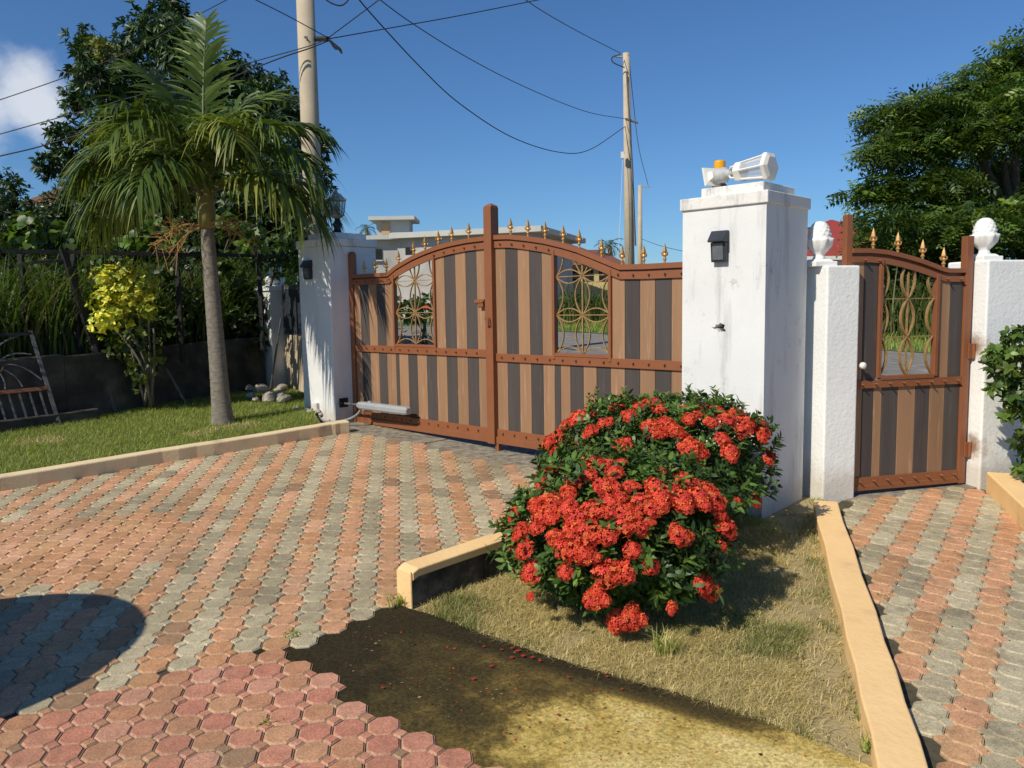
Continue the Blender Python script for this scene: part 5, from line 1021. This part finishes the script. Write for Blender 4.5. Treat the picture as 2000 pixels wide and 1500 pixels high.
# roadside shrubs beyond the gate
def roadside(name, label, lst, Y, dens, ll, lw_, pal, base, grp=None, mm=None): return shrub(name, label, clumps(lst, Y, .1), dens, ll, lw_, pal, base, 6, grp or 'plants beyond the gate', mm)
roadside('shrub', 'dark reddish garden plants seen low through the left gate window', [(785, 660, 16, 18), (805, 668, 20, 16), (830, 665, 22, 18), (850, 672, 18, 18), (870, 668, 20, 18)], 11.6, 110, .07, .5, [(.06, .05, .03), (.05, .08, .025), (.10, .05, .045)], zg(-1.4, 11.6, 0))
roadside('hibiscus', 'green bush with a pink bloom seen through the left gate window', [(832, 600, 26, 30), (850, 575, 24, 22), (812, 622, 24, 18)], 13.2, 80, .08, .6, [(.07, .13, .025), (.09, .16, .03), (.05, .09, .02)], zg(-1.4, 13.3, 0))
hib = link('flower_cluster', FL[0], bpy.data.objects['hibiscus'], at(832, 602, 12.9)); hib.scale = (2.0, 2.0, 1.6)
# guinea grass bank beyond the road
bq = []
for k in range(7000):
    s_, d_ = rng.uniform(-8, 26), rng.uniform(11.3, 15.5); x, y = rd(s_, d_); bq.append((x, y))
bq = np.array(bq); P = np.c_[bq, SL * np.minimum(bq[:, 1], 20) - .02]; hh = rng.uniform(.9, 1.65, len(bq)) * np.where(vnoise(bq[:, 0], bq[:, 1], .8, 1) > .2, 1.0, .8)
V, T, C = blades(P, hh, rng.uniform(.025, .05, len(bq)), .55, [tuple(x * .6 for x in g_) for g_ in GG[:4]], 5); fobj('tall_grass', V, T, C, m_grass, label='bank of tall grass on the far side of the road', cat='grass', kind='stuff')
q = []
for k in range(16000): q.append(rd(rng.uniform(-6, 18), rng.uniform(9.4, 11.8)))
q = np.array(q); V, T, C = blades(np.c_[q, SL * np.minimum(q[:, 1], 20) - .01], rng.uniform(.06, .2, len(q)), .016, .8, GREEN, 3); fobj('verge_grass', V, T, C, m_grass, label='green grass on the verge across the road', cat='grass', kind='stuff')
for k, (px, Y, w_, h_) in enumerate(((1120, 24, 60, 34), (1180, 25, 50, 30), (800, 24, 40, 30), (1620, 25, 60, 40), (700, 20, 50, 60))):
    lab = ['bushy dark growth behind the grass bank, left in the right gate window', 'bushy dark growth behind the grass bank, right in the right gate window', 'bushy dark growth behind the grass bank in the left gate window', 'dark bushes under the red roof behind the low white pillar', 'dark bushes behind the left gate pillar'][k]
    cl = clumps([(px + dx * w_, 590 + dy * h_, w_ * .55, h_ * .55) for dx, dy in ((-.6, .2), (0, 0), (.6, .15), (0, .7), (-.5, .8), (.5, .8))], Y, .4); shrub('shrub', lab, cl, 40, .16, .5, DKG, zg(*at(px, 600, Y)[:2], -.1), 6, 'bushes beyond the road')

cl = clumps([(x, y, 40, 30) for x in (1700, 1745, 1790, 1835) for y in (560, 605, 645)], 16.5, .4); shrub('shrub', 'dark leafy shrub seen through the small gate window', cl, 60, .10, .5, DKG, zg(*at(1765, 650, 16.5)[:2], -.05), 6, 'bushes beyond the road')
# distant palms
def far_palm(px, py, Y, L, label, base_py):
    c = at(px, py, Y); b0 = np.array([c[0], c[1], .9]); r = thing('coconut_palm', label, 'palm tree', b0, 'distant coconut palms')
    obj('trunk', MB().tube(smoothp([b0, b0 * .5 + c * .5 + np.array([.2, 0, 0]), c], 4), .14, 7), m_bark, r)
    for k in range(13):
        V, T, C = frond(c, k * 2.4, D2(60 - 7 * k), L, D2(80), 16, L * .38, .7, 300 + k); C = C * .55; fobj('frond', V, T, C, m_leaf, r)
far_palm(716, 447, 70, 1.0, 'distant coconut palm left of the unfinished building', 0); far_palm(1190, 480, 48, .95, 'distant coconut palm left of the concrete pole', 0); far_palm(1063, 455, 75, .8, 'distant coconut palm at the right end of the unfinished building', 0); far_palm(1572, 455, 40, .75, 'distant coconut palm beside the red roof', 0)
# leafy plant at the right edge
q0 = gnd(1992, 930, .11); q0 = np.array([3.42, 5.05, SL * 5.05 + .09]); r = thing('leafy_plant', 'leafy green plant at the right edge in front of the white pillar', 'plant', q0)
rt_cl = [(1985, 655, 22, 14, 0), (1955, 690, 26, 12, 0), (1990, 700, 26, 22, 0), (1930, 712, 18, 8, 0), (1960, 722, 26, 14, 0), (1985, 745, 26, 22, 0), (1945, 758, 16, 8, 0), (1975, 775, 24, 14, 0), (2000, 800, 22, 24, 0), (1965, 815, 10, 8, 0), (1992, 860, 18, 16, 0), (2000, 910, 16, 22, 0), (2030, 700, 40, 40, .05), (2040, 780, 40, 50, .05), (2030, 860, 30, 40, .05)]
cl = [(at(x, y, 4.85 + d), np.array([rx, rx, ry]) * 4.85 / FPX) for x, y, rx, ry, d in rt_cl]
V, T, C = crown(cl, 1150, .058, .48, [(.07, .13, .022), (.10, .17, .03), (.05, .09, .018), (.16, .23, .04)], 5, .9, .3, rnd=True); fobj('foliage', V, T, C, m_gloss, r)['kind'] = 'stuff'
for c, _ in cl[::2]: obj('stem', MB().tube(smoothp([q0, q0 * .5 + c * .5 + np.array([.05, 0, .02]), c], 4), list(np.linspace(.008, .003, 9)), 5), m_stem, r)

# ------------------------------------------------------------------ poles and wires
def pole(label, px0, py0, px1, Y, ra, rb, ztop, zb):
    c = at(px0, py0, Y); top = np.array([at(px1, 100, Y)[0] if px1 else c[0], Y, ztop]); b0 = np.array([c[0] + (c[0] - top[0]) * .3, Y, zb]); r = thing('utility_pole', label, 'utility pole', b0, 'concrete utility poles')
    obj('shaft', MB().tube([b0, top], [ra, rb], 20), m_polec, r, smooth=True); return r, top
zy = lambda x, y, Y: at(x, y, Y)
p1, t1_ = pole('thick near utility pole rising behind the left gate pillar', 613, 430, None, 11.2, .140, .115, 6.6, .5)
p2, t2_ = pole('tall utility pole with wires above the right leaf of the gate', 1230, 500, 1223, 26, .18, .105, at(1223, 104, 26)[2], .6)
p3, t3_ = pole('small far utility pole just right of the taller one', 1250, 500, 1250, 46, .16, .11, at(1250, 362, 46)[2], .6)
c1 = at(641, 76, 11.0); obj('bracket', MB().tube([at(614, 76, 11.2), c1], .035, 6), m_black, p1); obj('bracket', MB().tube([at(592, 72, 11.15), at(599, 72, 11.0), at(600, 79, 11.0)], .012, 5), m_greyiron, p1)
for k in range(3):
    a0 = c1; lo_ = [at(641 + x, 76 + y, 10.95) for x, y in ((0, 0), (14, 12 + 4 * k), (26 - 3 * k, 28 - 6 * k), (24, 20), (8, 6), (0, 0))]; obj('cable_loop', MB().tube(smoothp(lo_, 5), .009, 5), m_cable, p1)
obj('cable_loop', MB().tube(smoothp([at(x, y, 10.9) for x, y in ((628, -8), (645, 5), (663, 11), (675, 6), (684, -6))], 5), .010, 5), m_cable, p1)
obj('insulator_arm', MB().tube([t2_ - Z * .12 + np.array([.05, 0, 0]), t2_ - Z * .1 - np.array([.35, 0, 0])], .03, 6), m_alu, p2)
obj('insulator', MB().tube([at(1222, 232, 25.9), at(1246, 240, 25.8)], .04, 6), m_greyiron, p2)
obj('cable_loop', MB().tube(smoothp([at(x, y, 25.8) for x, y in ((1212, 106), (1196, 112), (1198, 122), (1220, 132))], 5), .018, 5), m_cable, p2)
obj('down_cable', MB().tube([at(x, y, 25.8) for x, y in ((1224, 142), (1229, 230), (1235, 330), (1241, 480))], .03, 5), m_greyiron, p2)
obj('meter_box', MB().box(at(1216, 303, 25.7), (.05, 0, 0), (0, .05, 0), Z * .10), m_whitemetal, p2)
obj('cross_arm', MB().box(at(1262, 365, 46), (.28, 0, 0), (0, .04, 0), Z * .03), m_alu, p3)
def wire(label, pts, rad, mm=None):
    obj('overhead_wire', MB().tube(smoothp([at(x, y, Y) for x, y, Y in pts], 7), rad, 5), mm or m_cable, smooth=True, label=label, cat='wire', group='overhead wires')
wire('thick twisted cable crossing the top left corner behind the palm', [(-60, 214, 11.5), (0, 195, 11.6), (130, 150, 11.8), (250, 102, 12), (370, 38, 12.2), (450, -4, 12.3)], 0.0068)
wire('wire entering at the left edge below the cloud', [(-60, 278, 10.57), (0, 262, 10.66), (100, 234, 10.74), (300, 178, 10.83), (490, 122, 10.91), (597, 92, 11.00), (641, 76, 11.00)], 0.0068)
wire('lower wire entering at the left edge towards the near pole', [(-60, 322, 10.57), (0, 305, 10.66), (100, 280, 10.74), (300, 215, 10.83), (520, 124, 10.91), (600, 96, 11.00), (641, 80, 11.00)], 0.0093)
wire('wire running from the top edge down to the near pole bracket from the left', [(480, -10, 9.31), (500, 0, 9.48), (560, 30, 10.15), (641, 74, 11.00)], 0.0062)
wire('short wire rising right from the near pole bracket', [(641, 74, 11.00), (700, 30, 10.66), (745, -4, 10.41)], 0.0068)
wire('nearly level wire running right from the near pole', [(641, 76, 11.00), (760, 55, 11.84), (900, 30, 12.69), (1060, -2, 13.54)], 0.0074)
wire('slack cable sagging low between the top edge and the far pole', [(700, -10, 13), (712, 12, 13.2), (820, 130, 15.5), (900, 204, 17.5), (1000, 268, 20), (1090, 297, 22.3), (1150, 293, 24), (1221, 247, 25.9)], 0.0118)
wire('long wire from the top edge to the middle of the far pole', [(735, -6, 13), (800, 42, 14.5), (900, 105, 17), (1000, 158, 19.5), (1100, 202, 22.5), (1160, 222, 24), (1222, 232, 25.9)], 0.0093)
wire('wire from the top edge to the top of the far pole', [(1010, -12, 20), (1060, 22, 21), (1130, 62, 23), (1212, 104, 25.8)], 0.0105)
wire('wire from the top of the far pole down to the smallest pole', [(1228, 108, 25.9), (1236, 190, 32), (1248, 290, 40), (1266, 362, 46)], 0.0136)
wire('wire leaving the smallest pole to the right above the gate', [(1254, 467, 46), (1290, 480, 40), (1340, 492, 34), (1420, 510, 30)], 0.0124)
wire('thin pale wire hanging left of the far pole', [(1216, 308, 25.7), (1214, 360, 25.6), (1211, 430, 25.5), (1208, 490, 25.5)], 0.0062, m_whitemetal)

# ------------------------------------------------------------------ buildings beyond the road
m_bld = mat('raw_grey_render', [(.3, (.50, .49, .46)), (.55, (.40, .39, .37)), (.75, (.27, .26, .24))], .7, .95, .2, 8, detail=9)
m_slabp = mat('pale_roof_slab', [(.3, (.52, .53, .49)), (.7, (.42, .42, .39))], .6, .9)
m_ply = mat('plywood', [(.3, (.55, .36, .20)), (.7, (.45, .29, .16))], 2, .8)
m_void = mat('dark_interior', [(.3, (.012, .013, .015)), (.7, (.02, .02, .022))], 2, .9)
m_redroof = mat('red_roof_sheet', [(.3, (.33, .06, .045)), (.7, (.27, .045, .035))], .8, .6, .2, 6)
m_brownroof = mat('brown_shingle_roof', [(.3, (.20, .09, .06)), (.7, (.15, .065, .045))], 1.5, .9, .3, 8)
m_yel = mat('pale_yellow_wall', [(.3, (.62, .50, .24)), (.7, (.56, .44, .2))], 1, .9)
m_whitew = mat('white_house_wall', [(.3, (.72, .70, .66)), (.7, (.62, .6, .56))], 1, .9)
def zpx(py, px, Y): return at(px, py, Y)[2]
Xp = lambda px, Y: at(px, 500, Y)[0]
r = thing('unfinished_building', 'unfinished flat roofed grey concrete house beyond the road', 'building', (Xp(880, 39), 39, .9))
def cub(x0, x1, y0, y1, z0, z1): return MB().box(((x0 + x1) / 2, (y0 + y1) / 2, (z0 + z1) / 2), ((x1 - x0) / 2, 0, 0), (0, (y1 - y0) / 2, 0), (0, 0, (z1 - z0) / 2))
x0, x1 = Xp(714, 40), Xp(779, 40); zt = zpx(469, 740, 40)
obj('wall', cub(x0, x1, 40, 47, .9, zt), m_bld, r); obj('roof_slab', cub(Xp(703, 40) , x1 + .1, 39.6, 47.4, zt + .004, zt + .2), m_slabp, r)
a, c2 = Xp(727, 40), Xp(746, 40); wn_ = obj('window', cub(a, c2, 39.93, 39.985, zpx(507, 736, 40), zpx(487, 736, 40)), m_void, r)
obj('sill', cub(a - .05, c2 + .05, 39.86, 39.98, zpx(508, 736, 40) - .06, zpx(508, 736, 40)), m_slabp, wn_)
PA = np.array([Xp(777, 39), 39.0, 0]); PB = np.array([Xp(1063, 36.5), 36.5, 0]); dv = (PB - PA) / np.linalg.norm(PB - PA); bn = np.array([-dv[1], dv[0], 0]); Lb = np.linalg.norm(PB - PA); zw = zpx(467, 777, 39)
def bl(s, d, z): return PA + dv * s + bn * d + Z * z
obj('wall', MB().prism([bl(0, 0, .9), bl(Lb - .6, 0, .9), bl(Lb - .6, 0, zw), bl(0, 0, zw)], bn * 7), m_bld, r)
obj('roof_slab', MB().prism([bl(-.2, -.45, zw + .004), bl(Lb, -.45, zw + .004), bl(Lb, -.45, zw + .26), bl(-.2, -.45, zw + .26)], bn * 8), m_slabp, r)
obj('window', MB().prism([bl(.42, -.02, zpx(498, 802, 39)), bl(.92, -.02, zpx(498, 802, 39)), bl(.92, -.02, zpx(484, 802, 39)), bl(.42, -.02, zpx(484, 802, 39))], bn * .01), m_void, r)
obj('window', MB().prism([bl(4.1, -.02, zpx(512, 900, 39)), bl(5.2, -.02, zpx(512, 900, 39)), bl(5.2, -.02, zpx(486, 900, 39)), bl(4.1, -.02, zpx(486, 900, 39))], bn * .01), m_void, r)
tx0, tx1 = Xp(737, 45), Xp(801, 45); tz0, tz1 = zt + .18, zpx(431, 765, 45); tw = obj('stair_tower', cub(tx0, tx1, 45, 46.6, tz0, tz1), m_bld, r)
obj('plywood_panel', cub(Xp(747, 45), Xp(763, 45), 44.94, 44.99, tz0, tz1 - .12), m_ply, tw); obj('tower_roof', cub(tx0 - .35, tx1 + .35, 44.5, 47.1, tz1 + .004, tz1 + .2), m_slabp, tw)
r = thing('yellow_house', 'pale yellow house with brown roof seen through the right gate window', 'house', (Xp(1150, 46), 48, .9))
x0, x1 = Xp(1105, 46), Xp(1215, 46); ze = zpx(518, 1150, 46); obj('wall', cub(x0, x1, 46, 52, .9, ze), m_yel, r)
def hip(x0, x1, y0, y1, ze, zr, ins): 
    m = MB(); ym = (y0 + y1) / 2; m.add([(x0, y0, ze), (x1, y0, ze), (x1, y1, ze), (x0, y1, ze), (x0 + ins, ym, zr), (x1 - ins, ym, zr)], [(0, 1, 5, 4), (1, 2, 5), (2, 3, 4, 5), (3, 0, 4), (3, 2, 1, 0)]); return m
obj('roof', hip(x0 - .3, x1 + .3, 45.6, 52.4, ze + .004, zpx(488, 1150, 49), 1.2), m_brownroof, r)
for px in (1122, 1148, 1180): obj('window', cub(Xp(px, 46) - .3, Xp(px, 46) + .3, 45.95, 45.99, ze - .9, ze - .2), m_void, r)
r = thing('red_roof_house', 'house with dark red hip roof behind the low white pillar', 'house', (Xp(1680, 34), 36, .9))
x0, x1 = Xp(1520, 34), Xp(1860, 34); ze = zpx(500, 1620, 34); obj('wall', cub(x0 + .4, x1 - .4, 34.4, 41, .9, ze), m_whitew, r); obj('fascia', cub(x0, x1, 33.98, 34.06, ze - .16, ze), m_whitew, r); obj('roof', hip(x0, x1, 34, 41.4, ze + .004, zpx(428, 1700, 37.7), 3.6), m_redroof, r)
r = thing('brown_roof_house', 'distant house with brown roof at the far left', 'house', (Xp(66, 30), 32, 1))
x0, x1 = Xp(38, 30), Xp(150, 30); ze = zpx(398, 80, 30); obj('wall', cub(x0 + .3, x1 - .3, 30.3, 34, .9, ze), m_yel, r); obj('roof', hip(x0, x1, 30, 34.4, ze + .004, zpx(362, 80, 32), .7), m_brownroof, r); obj('fascia', cub(x0, x1, 29.96, 30.02, ze - .12, ze), m_whitew, r)

# ------------------------------------------------------------------ invented tank shape out of view, added to throw the round lower-left shadow
cT = np.array([-3.165, 2.10, 0])
zT = SL * cT[1]; r = thing('unseen_shadow_caster', 'round black tank shape added out of view to cast the shadow at lower left', 'shadow caster', (cT[0], cT[1], zT))
prof = [(.60, 0), (.62, .03), (.62, .35), (.60, .37), (.60, .41), (.62, .43), (.62, .78), (.60, .80), (.60, .84), (.62, .86), (.62, 1.2), (.60, 1.3), (.52, 1.42), (.36, 1.53), (.22, 1.58)]
obj('body', MB().lathe(prof, (cT[0], cT[1], zT), 48), m_black, r, smooth=True); obj('lid', MB().lathe([(.23, 1.58), (.24, 1.60), (.24, 1.65), (.1, 1.68)], (cT[0], cT[1], zT), 32), m_black, r, smooth=True)
